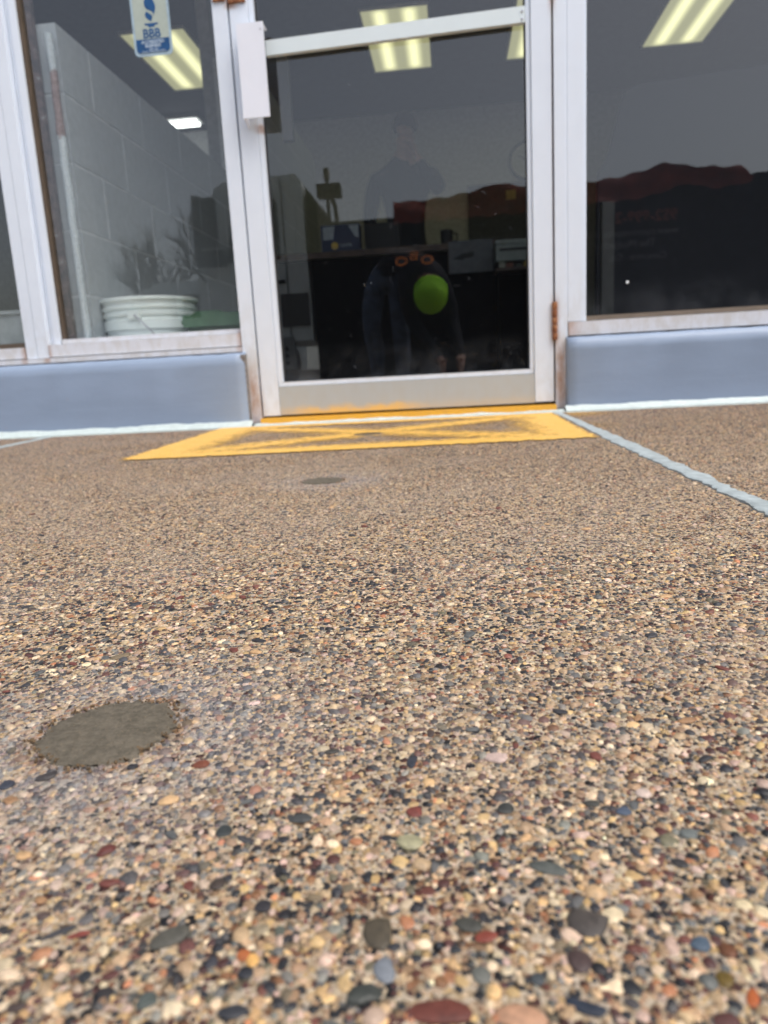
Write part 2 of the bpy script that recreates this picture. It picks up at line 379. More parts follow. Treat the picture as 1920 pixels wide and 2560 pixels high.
def pebble_mesh(kind, i):
    rg = random.Random(100+kind*13+i); n = 10
    ph = [rg.uniform(0, 6.28) for _ in range(3)]; am = {0: (.05, .04, .02), 2: (.10, .09, .05), 3: (.14, .10, .06), 4: (.06, .08, .05)}[kind]
    bm = bmesh.new(); rings = []
    for rr, zz in ((.52, .92), (.84, .60), (1.0, .10), (.9, -.5)):
        ring = []
        for k in range(n):
            a = 2*math.pi*k/n
            f = 1 + sum(A*math.cos((j+2)*a+p) for j, (A, p) in enumerate(zip(am, ph)))
            if kind in (3, 4): f /= (abs(math.cos(a))**4 + abs(math.sin(a))**4)**.12
            ring.append(bm.verts.new((rr*f*math.cos(a), rr*f*math.sin(a), zz+rg.uniform(-.05, .05)*(zz > 0))))
        rings.append(ring)
    for a, b in zip(rings, rings[1:]):
        for k in range(n): bm.faces.new((a[k], a[(k+1) % n], b[(k+1) % n], b[k]))
    t = bm.verts.new((0, 0, 1.0))
    for k in range(n): bm.faces.new((t, rings[0][k], rings[0][(k+1) % n]))
    me = bm_mesh(bm, 'pebble', True); me.materials.append(M_BIGPEB); return me
LIB = {k: [pebble_mesh(k, i) for i in range(3)] for k in (0, 2, 3, 4)}
bigs = []   # x, y, rx, ry
def put_pebble(x, y, rx, ry, h, ang, col, kind):
    o = bpy.data.objects.new('pebble', random.choice(LIB[kind])); C.objects.link(o); o.parent = PAVE
    o.location = (x, y, .0002); o.scale = (rx, ry, h); o.rotation_euler = (random.uniform(-.08, .08), random.uniform(-.08, .08), ang)
    o.color = col; bigs.append((x, y, max(rx, ry)*.95))
for (px, py, wd, ht, col, kd) in BIG:
    p, zd = ray(px, py); dv = (p - CAM).normalized(); dep = zd
    rx = wd/2*dep/1793; ry = ht/2*dep/1793/max(.35, -dv.z)*.92
    put_pebble(p.x, p.y, rx, ry, min(rx, ry)*.30, math.atan2(-dv.x, dv.y)+random.uniform(-.25, .25), s2l(*col, KG*1.0), kd)
inside_patch = lambda x, y, pad=0.0: any((x-a)**2+(y-b)**2 < (r+pad)**2 for a, b, r in PATCH)
tries = 0
while len(bigs) < 300 and tries < 20000:
    tries += 1
    y = -2.17 + (random.random()**1.5)*.75; dz = y+2.276
    x = random.uniform(-.55*dz-.10, .55*dz+.08) - .10*dz
    rr = random.choice((.0018, .0020, .0022, .0025, .0029)) * (1 + .30*(dz > .35))
    if inside_patch(x, y, rr*1.1) or x > .275: continue
    if any((x-a)**2+(y-b)**2 < (r+rr*1.1)**2 for a, b, r in bigs): continue
    c = np.array(s2l(*random.choice(((58,58,62),(48,48,52),(88,90,90),(108,62,54),(120,106,84),(150,116,84),(196,160,118),(74,62,58),(186,164,146),(98,92,80))))[:3])
    put_pebble(x, y, rr*random.uniform(1, 1.5), rr*random.uniform(.6, .95), rr*.30, random.uniform(0, 3.14), tuple(c)+(1,), random.choice((0, 2, 2, 3)))

# the small gravel of the surface: one mass of real stones
JR = lambda y: .311 - .0035*(-y-.05)
def scatter(y0, y1, sp, nseg, rings, big_frac, pad=.13):
    ys = np.arange(y0, y1, sp*.866); pts = []
    for i, yy in enumerate(ys):
        dz = yy+2.276; hw = .545*max(dz, .05)+pad; cx = -.103*dz
        xs = np.arange(cx-hw, cx+hw, sp) + (sp/2 if i % 2 else 0)
        pts.append(np.stack([xs, np.full_like(xs, yy)], 1))
    p = np.concatenate(pts); p += rng.normal(0, sp*.22, p.shape)
    r = sp*.5*np.exp(rng.normal(-.16, .45, len(p)))
    bigm = rng.random(len(p)) < big_frac; r[bigm] *= rng.uniform(1.2, 1.7, bigm.sum()); r = np.minimum(r, .0030)
    keep = (np.abs(p[:, 0]-JR(p[:, 1])) > .0145) & (np.abs(p[:, 0]-JL(p[:, 1])) > .013)
    for a, b, c in PATCH:
        an = np.arctan2(p[:, 1]-b, p[:, 0]-a); rad = c*(1+.025*np.sin(3*an+a*50)+.025*np.sin(7*an+1.3)+.02*np.sin(13*an))
        keep &= np.hypot(p[:, 0]-a, p[:, 1]-b) > rad+r*.3
    for a, b, c in bigs:
        if y0-.03 < b < y1+.03: keep &= (p[:, 0]-a)**2+(p[:, 1]-b)**2 > (c*.82+r*.6)**2
    keep &= rng.random(len(p)) > .20
    # thinned stones next to the enlarged ones
    p, r = p[keep], r[keep]; N = len(p)
    K = nseg; th = np.arange(K)*2*np.pi/K
    asp = rng.uniform(.62, 1.0, N); rot = rng.uniform(0, np.pi, N); hgt = r*rng.uniform(.18, .48, N)
    a2, a3 = rng.uniform(0, .12, N), rng.uniform(0, .12, N); p2, p3 = rng.uniform(0, 6.28, N), rng.uniform(0, 6.28, N)
    tw = rng.uniform(0, 6.28, N)
    T = th[None, :]+tw[:, None]
    rad = 1+a2[:, None]*np.cos(2*T+p2[:, None])+a3[:, None]*np.cos(3*T+p3[:, None])+rng.normal(0, .05, (N, K))
    ca, sa = np.cos(rot)[:, None], np.sin(rot)[:, None]
    tx, ty = rng.normal(0, .22, N), rng.normal(0, .22, N)
    V = [np.stack([p[:, 0], p[:, 1], hgt], 1)[:, None, :]]
    for rr, zz in rings:
        u = r[:, None]*rr*rad*np.cos(T)*1.12; v = r[:, None]*asp[:, None]*rr*rad*np.sin(T)*1.12
        X = p[:, :1]+u*ca-v*sa; Y = p[:, 1:]+u*sa+v*ca
        Z = hgt[:, None]*zz + (u*tx[:, None]+v*ty[:, None])*.5*(zz > 0)
        V.append(np.stack([X, Y, Z], 2))
    V = np.concatenate(V, 1); nv = V.shape[1]
    k = np.arange(K); k1 = (k+1) % K
    if len(rings) > 1:
        qs = [np.stack([1+j*K+k, 1+(j+1)*K+k, 1+(j+1)*K+k1, 1+j*K+k1], 1) for j in range(len(rings)-1)]
    col = pal_rgb[rng.choice(len(PAL), N, p=pal_p)] * np.exp(rng.normal(0, .20, (N, 1))) * np.exp(rng.normal(0, .022, (N, 3)))
    gr = np.clip((p[:, 1]+1.7)/1.2, 0, 1)*.50; col = col*(1-gr[:, None]*np.array([.44, .47, .48]))  # stones get darker towards the door
    fld = sum(np.sin(p[:, 0]*kx+p[:, 1]*ky+ph_) for kx, ky, ph_ in ((9, 4, 1.), (-5, 13, 2.2), (17, -11, .4), (-24, 19, 3.), (31, 27, 5.1), (6, -21, 4.)))/6
    dust = np.clip(fld*2.2+.15-1.2*(p[:, 0]+.1*(p[:, 1]+2.3)), 0, 1)*.34*rng.uniform(.3, 1, N)
    col = col*(1-dust[:, None]) + np.array(s2l(176, 164, 154, KG)[:3])*dust[:, None]
    for (a, b, c), ex in zip(PATCH, (.085, .085, .05)):   # cement smeared round the filled holes
        d = np.hypot(p[:, 0]-a-.012, p[:, 1]-b); f = np.clip(1-(d-c)/ex, 0, 1)**.7*rng.uniform(.2, 1.0, N)
        col = col*(1-f[:, None]*.5) + np.array(s2l(170, 168, 172, KG)[:3])*f[:, None]*.5
        ring = np.clip(1.25-np.abs(np.hypot(p[:, 0]-a, p[:, 1]-b)-c-.003)/.007, 0, 1)*rng.uniform(0, 1.0, N)
        crumb = np.where(rng.random((N, 1)) < .35, np.array(s2l(58, 46, 36)[:3]), np.array(s2l(140, 98, 54)[:3]))
        col = col*(1-ring[:, None]*.85) + crumb*ring[:, None]*.85
    cols = np.concatenate([col, np.ones((N, 1))], 1).clip(0, 1)
    cols = np.repeat(cols, nv, axis=0)
    zone = np.where(p[:, 0] > JR(p[:, 1]), 2, np.where(p[:, 0] < JL(p[:, 1]), 0, 1))
    out = []
    for zi in range(3):
        sel = np.nonzero(zone == zi)[0]
        if not len(sel): continue
        M = len(sel); bs = (np.arange(M)*nv)[:, None, None]
        t_ = (np.stack([np.zeros(K, int), 1+k, 1+k1], 1)[None]+bs).reshape(-1, 3)
        q_ = None if len(rings) < 2 else (np.concatenate(qs)[None]+bs).reshape(-1, 4)
        out.append((zi, V[sel].reshape(-1, 3), t_, q_, cols.reshape(N, nv, 4)[sel].reshape(-1, 4)))
    return out
parts = (scatter(-2.28, -2.06, .00215, 8, ((.62, .85), (.95, .35), (1.0, -.35)), .035) +
         scatter(-2.06, -1.70, .00225, 6, ((.78, .75), (1.0, -.2)), .035) +
         scatter(-1.70, -1.00, .0026, 4, ((.95, -.1),), .035) +
         scatter(-1.00, -.070, .0034, 4, ((.95, -.1),), .06, .05))
for zi, slab_ in enumerate((PAVE_L, PAVE, PAVE_R)):
    vo = 0; VV, TT, QQ, CC = [], [], [], []
    for z_i, V, T, Q, cc in parts:
        if z_i != zi: continue
        VV.append(V); TT.append(T+vo); CC.append(cc)
        if Q is not None: QQ.append(Q+vo)
        vo += len(V)
    me = np_mesh('gravel', np.concatenate(VV), np.concatenate(TT), np.concatenate(QQ) if QQ else None)
    ca_ = me.color_attributes.new('col', 'FLOAT_COLOR', 'POINT'); ca_.data.foreach_set('color', np.concatenate(CC).astype(np.float32).ravel())
    o = link('gravel', me, M_PEB); o.parent = slab_; o['kind'] = 'stuff'

# filled core holes
q = NB('damp_mortar'); n = q.noise(260, 5, .7); n2 = q.noise(60, 4); vs = q.new('ShaderNodeTexVoronoi'); q.l(q.pos(), vs.inputs[0]); vs.inputs['Scale'].default_value = 600
c = q.mix(q.ss(n, .35, .65), s2l(84, 78, 66), s2l(108, 100, 86)); c = q.mix(q.ss(vs.outputs['Distance'], .10, .16, .5, 0), c, s2l(190, 160, 120))
q.bump(q.math('ADD', n, q.math('MULTIPLY', n2, .8)), .8, .0012); M_MORT = q.set(c, .62, 0, .4)
def hole_patch(a, b, c, label, seed):
    rg = random.Random(seed); n = 120; bm = bmesh.new(); rings = []
    for f, z in ((.3, .0016), (.62, .0016), (.86, .0014), (.97, .0010), (1.03, -.0005), (1.04, -.003)):
        ring = []
        for k in range(n):
            an = 2*math.pi*k/n
            rad = c*(1+.025*math.sin(3*an+a*50)+.025*math.sin(7*an+1.3)+.02*math.sin(13*an)) * (f + (rg.uniform(-.085, .055) if f > .9 else 0))
            ring.append(bm.verts.new((a+rad*math.cos(an), b+rad*math.sin(an), z+rg.uniform(-.0002, .0002))))
        rings.append(ring)
    for x, y in zip(rings, rings[1:]):
        for k in range(n): bm.faces.new((x[k], x[(k+1) % n], y[(k+1) % n], y[k]))
    bm.faces.new(rings[0])
    o = link('hole_patch', bm_mesh(bm, 'hole_patch', True), M_MORT); tag(o, label, 'concrete patch', 'mortar filled holes in the pavement')
hole_patch(*PATCH[0], 'largest looking round grey mortar patch in the pebbles at lower left', 1)
hole_patch(*PATCH[1], 'round mortar patch in the bare pebble pavement in front of the yellow marking', 2)
hole_patch(*PATCH[2], 'round mortar patch in the middle of the yellow painted cross', 3)

M_CRUMB = basic('mortar_crumb', s2l(98, 78, 54), .8, 0, .5, 300)
def crumbs(patch_index, count, seed):
    a, b, c = PATCH[patch_index]; rg = random.Random(seed); bm = bmesh.new()
    for _ in range(count):
        an = rg.uniform(0, 6.283); rad = c*(1+.025*math.sin(3*an+a*50)+.025*math.sin(7*an+1.3)+.02*math.sin(13*an))*(1.0+rg.gauss(.03, .07)); sz = rg.uniform(.0003, .0009)
        m = Matrix.Translation((a+rad*math.cos(an), b+rad*math.sin(an), .0008+sz*.4)) @ Matrix.Rotation(rg.uniform(0, 3), 4, (rg.random(), rg.random(), 1)) @ Matrix.Diagonal((sz*rg.uniform(.8, 1.8), sz, sz*rg.uniform(.4, .8), 1))
        bmesh.ops.create_icosphere(bm, subdivisions=1, radius=1, matrix=m)
    for v in bm.verts: v.co += Vector((rg.uniform(-1, 1), rg.uniform(-1, 1), rg.uniform(-1, 1)))*.00018
    par = [o for o in C.objects if o.name.startswith('hole_patch')][patch_index]
    o = link('crumbs', bm_mesh(bm, 'crumbs'), M_CRUMB); o.parent = par; o['kind'] = 'stuff'
crumbs(0, 190, 31); crumbs(1, 30, 32)

# joint sealant and base sealant
def strip(name, pts, mat, label, cat, wv=.0025, z=.0035, seed=1):
    rg = random.Random(seed); bm = bmesh.new(); rows = []
    n1 = n2 = 0.0
    for (x, y, hw) in pts:
        n1 = n1*.6+rg.uniform(-wv, wv); n2 = n2*.6+rg.uniform(-wv, wv)
        row = []
        for f, zz in ((-1.0, -.004), (-.97, z*.55), (-.6, z*1.0), (-.1, z*.65+rg.uniform(0, .0006)), (.4, z*.8), (.93, z*.6), (1.0, -.004)):
            row.append(bm.verts.new((x+f*hw+(n1 if f < 0 else n2)*abs(f), y, zz+rg.uniform(-.0004, .0004))))
        rows.append(row)
    for a, b in zip(rows, rows[1:]):
        for k in range(6): bm.faces.new((a[k], a[k+1], b[k+1], b[k]))
    return tag(link(name, bm_mesh(bm, name, True), mat), label, cat)
ys = [-.058-.006*i for i in range(650)]
strip('joint_sealant', [(.311 - .0035*(-y-.05), y, .0135+.002*math.sin(y*5)) for y in ys], M_GREYSEAL, 'long grey sealant strip running from the door corner across the pavement at right', 'sealant strip', .0030, .0035, 4)
strip('joint_sealant', [(JL(y), y, .012+.004*math.sin(y*9)) for y in ys], M_GREYSEAL, 'short visible grey sealant strip leaving the wall at the left edge', 'sealant strip', .0025, .0035, 5)
def base_bead(name, x0, x1, yb, label, seed, h=.019, wd=.026):
    rg = random.Random(seed); bm = bmesh.new(); rows = []; n = int((x1-x0)/.012); a = b = 0
    for i in range(n+1):
        x = x0+(x1-x0)*i/n; a = a*.8+rg.uniform(-.0012, .0012); b = b*.8+rg.uniform(-.0015, .0015)
        rows.append([bm.verts.new(p) for p in ((x, yb+.003, h+a), (x, yb-.003, h-.001+a), (x, yb-wd*.45, h*.45+a*.5), (x, yb-wd*.9+b, .005), (x, yb-wd+b, -.004))])
    for r_, s_ in zip(rows, rows[1:]):
        for k in range(4): bm.faces.new((r_[k], s_[k], s_[k+1], r_[k+1]))
    tag(link(name, bm_mesh(bm, name, True), M_MINT), label, 'sealant bead', 'sealant beads along the shop front')
base_bead('sealant_bead', -2.6, -.632, -.04, 'pale sealant bead under the left blue low wall', 6, .021, .024)
base_bead('sealant_bead', -.630, .336, -.031, 'pale sealant bead in front of the yellow door sill', 7, .010, .026)
base_bead('sealant_bead', .338, 2.6, -.04, 'pale sealant bead under the right blue low wall', 8, .021, .022)

# yellow spray-painted box with a cross
q = NB('yellow_spray_paint'); at = q.new('ShaderNodeAttribute', attribute_name='cover'); P = q.pos()
v = q.new('ShaderNodeTexVoronoi'); q.l(P, v.inputs[0]); v.inputs['Scale'].default_value = 260
n = q.noise(420, 3, .7); n2 = q.noise(30, 4)
cov = q.math('ADD', q.math('MULTIPLY', at.outputs['Fac'], 1.75), q.math('SUBTRACT', q.math('MULTIPLY', n, .9), .98))
cov = q.math('ADD', cov, q.math('MULTIPLY', q.math('SUBTRACT', .45, v.outputs['Distance']), .5), True)
c = q.mix(q.ss(n2, .35, .7), (.90, .52, .09, 1), (.92, .57, .14, 1)); c = q.mix(q.ss(v.outputs['Distance'], .35, .6, 0, .4), c, (.5, .26, .06, 1))
q.bump(q.math('SUBTRACT', 1.0, v.outputs['Distance']), .7, .0016); q.set(c, .5)
tr = q.new('ShaderNodeBsdfTransparent'); mx = q.new('ShaderNodeMixShader'); q.l(cov, mx.inputs[0]); q.l(tr.outputs[0], mx.inputs[1]); q.l(q.b.outputs[0], mx.inputs[2]); q.l(mx.outputs[0], q.out.inputs[0])
M_SPRAY = q.m
gx = np.arange(-.86, .70, .006); gy = np.arange(-.92, -.060, .006)
GX, GY = np.meshgrid(gx, gy)
FL, BL, BR, FR = np.array((-.692, -.868)), np.array((-.735, -.055)), np.array((.298, -.055)), np.array((.283, -.815))
def seg_d(a, b):
    ab = b-a; t = np.clip(((GX-a[0])*ab[0]+(GY-a[1])*ab[1])/(ab@ab), 0, 1)
    return np.hypot(GX-a[0]-t*ab[0], GY-a[1]-t*ab[1])
def band(a, b, hw, soft): return np.clip((hw+soft-seg_d(a, b))/(2*soft), 0, 1)
def side(a, b): return ((b[0]-a[0])*(GY-a[1])-(b[1]-a[1])*(GX-a[0]))/np.linalg.norm(b-a)
ins = np.minimum.reduce([side(FL, FR), side(FR, BR), side(BR, BL), side(BL, FL)])
inside = np.clip(ins/.008+.5, 0, 1)
cv = np.maximum.reduce([band(FL, FR, .110, .05), band(BL, BR, .085, .04), band(FL, BL, .155, .06), band(FR, BR, .13, .07),
                        band(FL, BR, .068, .072), band(BL, FR, .060, .072), np.exp(-((GX+.2)**2/.10+(GY+.45)**2/.03))*.5])
cv = cv*.9+.08
wob = rng.normal(0, 1, cv.shape); wob = (wob+np.roll(wob, 1, 0)+np.roll(wob, 1, 1)+np.roll(wob, -1, 0)+np.roll(wob, -1, 1))/2.2
inside = np.clip((ins+.004*wob)/.014+.45, 0, 1)
cv = np.clip(cv+.10*wob*(cv < .97), 0, 1)*inside
cv = np.maximum(cv, .52*np.exp(-((GX-.36)/.14)**2-((GY+.16)/.16)**2)*(GX > .30))
cv = np.maximum(cv, .38*np.exp(-((GX-.33)/.1)**2-((GY+.55)/.2)**2)*(GX > .30))
cv[np.hypot(GX-PATCH[2][0], (GY-PATCH[2][1])) < .036] = 0
cv[np.abs(GX-(.311-.0035*(-GY-.05))) < .014] *= .5
iy, ix = np.meshgrid(np.arange(len(gy)-1), np.arange(len(gx)-1), indexing='ij'); W = len(gx)
Q = np.stack([iy*W+ix, iy*W+ix+1, (iy+1)*W+ix+1, (iy+1)*W+ix], 2).reshape(-1, 4)
keepq = cv.ravel()[Q].max(1) > .03
me = np_mesh('painted_marking', np.stack([GX.ravel(), GY.ravel(), np.full(GX.size, .0023)], 1), np.zeros((0, 3), int), Q[keepq], True)
fa = me.attributes.new('cover', 'FLOAT', 'POINT'); fa.data.foreach_set('value', cv.ravel().astype(np.float32))
tag(link('painted_marking', me, M_SPRAY), 'yellow sprayed rectangle with a cross inside on the pavement before the door', 'painted marking')

# ------------------------------------------------------------------ shop front
lw = lambda x0, x1: [(x0, 0)]
def low_wall(x0, x1, zt, label):
    poly = [(-.04, -.02), (-.04, .01), (-.04, zt-.040), (-.04, zt-.034), (-.037, zt-.018), (-.030, zt-.007), (-.019, zt-.001), (-.006, zt), (.16, zt), (.16, -.02)]
    bm = bmesh.new(); n = max(2, int((x1-x0)/.03)); rg = random.Random(int(x0*10)); rows = []
    for i in range(n+1):
        x = x0+(x1-x0)*i/n; e = .006 if i in (0, n) else 0
        rows.append([bm.verts.new((x, yy+(e if yy < 0 and zz > 0 else 0)+rg.uniform(-.0006, .0006), zz+(rg.uniform(-.0012, .0012) if zz > .1 else 0))) for yy, zz in poly])
    m = len(poly)
    for a, b in zip(rows, rows[1:]):
        for k in range(m): bm.faces.new((a[k], b[k], b[(k+1) % m], a[(k+1) % m]))
    bm.faces.new(rows[0]); bm.faces.new(rows[-1][::-1])
    o = link('low_wall', bm_mesh(bm, 'low_wall', False), M_BLUE)
    for p in o.data.polygons: p.use_smooth = len(p.vertices) == 4
    tag(o, label, 'low wall', 'blue painted low walls under the windows')
low_wall(-4.0, -.645, .2325, 'blue grey painted low wall under the left windows')
low_wall(.3465, 4.0, .222, 'blue grey painted low wall under the right window')
q = NB('rough_mortar_edge'); n = q.noise(160, 5, .7); q.bump(n, 1, .004); M_ROUGH = q.set(q.ramp(n, [(.35, (.10, .09, .085, 1)), (.65, (.33, .31, .30, 1))]), .9)

TOP = 2.15
# window left of the door
t = thing('shop_window', 'white framed shop window left of the door with a certificate sticker and a bucket behind it', 'window', (-.95, 0, .25), 'shop windows')
box('mullion', -1.3765, -1.3400, 0, .09, .2520, TOP, M_FRAME, t); box('mullion', -1.3385, -1.3005, 0, .09, .2520, TOP, M_FRAME, t)
box('glazing_bead', -1.2840, -1.2635, .016, .055, .2935, TOP, M_FRAME, t, .003, 3)
box('gasket', -1.2625, -1.2560, .024, .055, .2935, TOP, M_GASKET, t, .001)
box('side_channel', -1.2995, -1.2845, .026, .055, .2935, TOP, M_FRAME, t, .001)
box('sill', -1.2975, -.6585, -.003, .09, .2535, .2925, M_SILL, t, .002)
box('glazing_bead', -1.2550, -.6600, .012, .035, .2940, .3075, M_SILL, t, .003, 3)
box('flashing', -4.0, -.6570, -.013, .10, .2355, .2505, M_SILL, t, .002)
box('head_rail', -1.2995, -.6585, 0, .09, TOP+.002, TOP+.06, M_FRAME, t)
g = box('glass_pane', -1.2555, -.6600, .040, .046, .3085, TOP, M_GLASS, t, 0)
# far left window
t = thing('shop_window', 'white framed shop window cut off by the left edge of the photo', 'window', (-2.2, 0, .25), 'shop windows')
box('sill', -3.0, -1.3805, -.003, .09, .2535, .2885, M_SILL, t, .002)
box('gasket', -3.0, -1.3785, .014, .055, .2895, .3045, M_GASKET, t, .002)
box('glass_pane', -3.0, -1.3785, .040, .046, .305, TOP, M_GLASS, t, 0)
box('head_rail', -3.0, -1.378, 0, .09, TOP+.002, TOP+.06, M_FRAME, t)
box('mullion', -3.08, -3.002, 0, .09, .2535, TOP+.06, M_FRAME, t)
# right window
t = thing('shop_window', 'wide white framed shop window right of the door', 'window', (1.4, 0, .23), 'shop windows')
box('mullion', .3530, .3985, -.002, .09, .2680, TOP, M_FRAME, t)
box('glazing_bead', .3990, .4080, .010, .055, .2680, TOP, M_FRAME, t, .002)
box('sill', .3540, 3.0, -.006, .09, .2265, .2665, M_SILL, t, .002)
prism('glazing_bead', [(.008, .268), (.055, .268), (.055, .283), (.034, .283), (.012, .274)], 'x', .4085, 3.0, M_GASKET, t, .001)
for gx_ in (.966,): box('sill_joint', gx_, gx_+.0015, -.0068, -.0055, .227, .266, M_GASKET, t, 0)
box('glass_pane', .4090, 3.0, .040, .046, .2835, TOP, M_GLASS, t, 0)
box('head_rail', .353, 3.0, 0, .09, TOP+.002, TOP+.06, M_FRAME, t)
box('mullion', 3.002, 3.08, 0, .09, .2265, TOP+.06, M_FRAME, t)
lathe('chip', [(.0001, .0386), (.0035, .0388), (.0042, .0395)], basic('white_chip', (.85, .86, .88, 1), .4), t, 12, (.535, 0, .375), 'y')
# door frame
t = thing('door_frame', 'white metal frame around the glass entrance door with a yellow sill', 'door frame', (-.15, 0, 0))
box('jamb', -.6555, -.6115, -.006, .10, .0100, TOP, M_FRAME, t, .002)
box('jamb', .3150, .3455, -.006, .10, .0100, TOP, M_FRAME, t, .002); box('jamb', .3460, .3520, -.003, .10, .2230, TOP, M_FRAME, t, .001)
box('header', -.6555, .3520, -.006, .10, TOP+.002, TOP+.06, M_FRAME, t, .002)
box('door_sill', -.6105, .3140, -.030, .10, -.02, .0235, M_YELLOWSILL, t, .004, 3)
box('latch_plate', -.6500, -.6140, -.013, -.0065, 1.222, 1.275, M_RUST, t, .002)
prism('mortar_edge', [(-.6565, .001), (-.6430, .001), (-.6430, .226), (-.6565, .226)], 'y', -.0335, -.0065, M_ROUGH, t)
# door leaf
t = thing('entrance_door', 'white framed glass entrance door with a boxy pull handle and a diagonal looking push bar', 'door', (-.15, 0, .03))
box('stile', -.6060, -.5510, -.002, .045, .0300, 2.12, M_DOORPAINT, t, .002)
box('glazing_bead', -.5498, -.5360, .004, .040, .1345, 2.02, M_DOORPAINT, t, .003, 3)
box('stile', .2530, .3095, -.002, .045, .0330, 2.12, M_DOORPAINT, t, .002)
box('glazing_bead', .2395, .2518, .004, .040, .1345, 2.02, M_DOORPAINT, t, .003, 3)
box('bottom_rail', -.5498, .2518, -.001, .045, .0310, .1195, M_RAIL, t, .002)
box('glazing_bead', -.5490, .2510, .004, .040, .1205, .1335, M_DOORPAINT, t, .003, 3)
box('top_rail', -.5498, .2518, -.001, .045, 2.03, 2.12, M_DOORPAINT, t, .002)
box('glass_pane', -.5355, .2390, .021, .027, .1340, 2.03, M_DGLASS, t, 0)
box('gasket', -.5350, -.5310, .018, .032, .1340, 2.03, M_BLACK, t, 0)
box('gasket', .2352, .2392, .018, .032, .1340, 2.03, M_BLACK, t, 0)
bm = prism_bm([(-.507, 1.0705), (.2375, 1.0900), (.2375, 1.1310), (-.507, 1.1105)], 'y', -.004, .014)
pb = link('push_bar', bm_mesh(bm, 'push_bar', False, .002), M_BAR, t)
bm = lathe_bm([(.0001, -.0075), (.003, -.007), (.0036, -.004)], 12, (.2295, 0, 1.0985), 'y'); lathe_bm([(.0001, -.0075), (.003, -.007), (.0036, -.004)], 12, (.2295, 0, 1.1180), 'y', bm)
link('screw', bm_mesh(bm, 'screw', True), M_STEEL, pb)
# pull handle: a folded sheet-metal box, open at the bottom and towards the glass
bm = bmesh.new()
add_box(bm, -.5770, -.4985, -.0530, -.0495, .8920, 1.1400)
hd = link('pull_handle', bm_mesh(bm, 'pull_handle', False, .0015, 3), M_HANDLE, t)
prism('handle_side', [(-.0490, .8925), (-.0490, 1.1395), (-.0025, 1.1300), (-.0025, .8800)], 'x', -.5768, -.5740, M_HANDLE, hd, .0006)
box('handle_cap', -.5738, -.5000, -.0490, -.003, 1.1360, 1.1388, M_HANDLE, hd, .0004)
lathe('rivet', [(.0001, -.0545), (.0022, -.0542), (.0028, -.0531)], M_STEEL, hd, 10, (-.507, 0, 1.121), 'y')
box('inside_pull', -.4880, -.4560, .050, .075, .855, 1.100, basic('dark_olive_metal', (.02, .02, .017, 1), .6), t, .002)
box('latch_plate', -.6060, -.5560, -.010, -.0025, 1.2155, 1.275, M_RUST, t, .003)
lathe('screw', [(.0001, -.0165), (.005, -.016), (.0065, -.0125), (.0065, -.0101)], M_STEEL, t, 14, (-.581, 0, 1.233), 'y')
hg = box('hinge', .3100, .3145, -.003, .004, .2180, .3260, M_RUST, t, .0005)
for i in range(5):
    lathe('knuckle', [(.0001, .2165+i*.0222), (.0070, .2170+i*.0222), (.0078, .2190+i*.0222), (.0078, .2365+i*.0222), (.0070, .2380+i*.0222), (.0001, .2382+i*.0222)], M_RUST, hg, 16, (.3128, -.008, 0))
hg2 = box('hinge', .3100, .3145, -.003, .004, 1.262, 1.370, M_RUST, t, .0005)
for i in range(5):
    lathe('knuckle', [(.0001, 1.2605+i*.0222), (.0070, 1.261+i*.0222), (.0078, 1.263+i*.0222), (.0078, 1.2805+i*.0222), (.0070, 1.282+i*.0222), (.0001, 1.2822+i*.0222)], M_RUST, hg2, 16, (.3128, -.008, 0))

# certificate sticker on the glass
S_GREY = basic('sticker_silver', s2l(172, 182, 172), .35, 0, .05, 40); S_RIM = basic('sticker_rim', s2l(160, 182, 196), .3); S_BLUE = basic('sticker_blue', s2l(14, 74, 126), .35); S_LT = basic('sticker_light_print', s2l(196, 212, 224), .4)
def rrect(x0, x1, z0, z1, r, n=7):
    out = []
    for cx, cz, a0 in ((x1-r, z1-r, 0), (x0+r, z1-r, 90), (x0+r, z0+r, 180), (x1-r, z0+r, 270)):
        out += [(cx+r*math.cos(R(a0+90*i/n)), cz+r*math.sin(R(a0+90*i/n))) for i in range(n+1)]
    return out
t = thing('certificate_sticker', 'blue and silver accreditation sticker on the glass of the left window', 'sticker', (-.857, .039, 1.12))
sx0, sx1, sz0, sz1 = -.9165, -.7985, 1.118, 1.420
prism('backing', rrect(sx0, sx1, sz0, sz1, .014), 'y', .0384, .0398, S_RIM, t)
prism('face', rrect(sx0+.007, sx1-.007, sz0+.008, sz1-.008, .010), 'y', .0378, .0383, S_GREY, t)
prism('blue_panel', rrect(sx0+.0075, sx1-.0075, sz0+.0085, 1.1640, .009)[0:0] or [(sx0+.0075, 1.164), (sx0+.0075, sz0+.018), (sx0+.0105, sz0+.0115), (sx0+.018, sz0+.0085), (sx1-.018, sz0+.0085), (sx1-.0105, sz0+.0115), (sx1-.0075, sz0+.018), (sx1-.0075, 1.164)], 'y', .0372, .0377, S_BLUE, t)
cx_ = (sx0+sx1)/2
text('lettering', 'BBB', .034, (cx_-.001, .0375, 1.1775), FACE_CAM, S_BLUE, t, .0003, bold=.0009, sx=.96)
text('lettering', 'ACCREDITED', .0118, (cx_, .0369, 1.1555), FACE_CAM, S_LT, t, .0002, bold=.0002)
text('lettering', 'BUSINESS', .0118, (cx_, .0369, 1.1452), FACE_CAM, S_LT, t, .0002, bold=.0002)
text('lettering', 'bbb.org', .0085, (cx_, .0369, 1.1372), FACE_CAM, S_LT, t, .0002)
text('lettering', 'VALID THROUGH 2018', .0072, (cx_, .0369, 1.1298), FACE_CAM, S_LT, t, .0002)
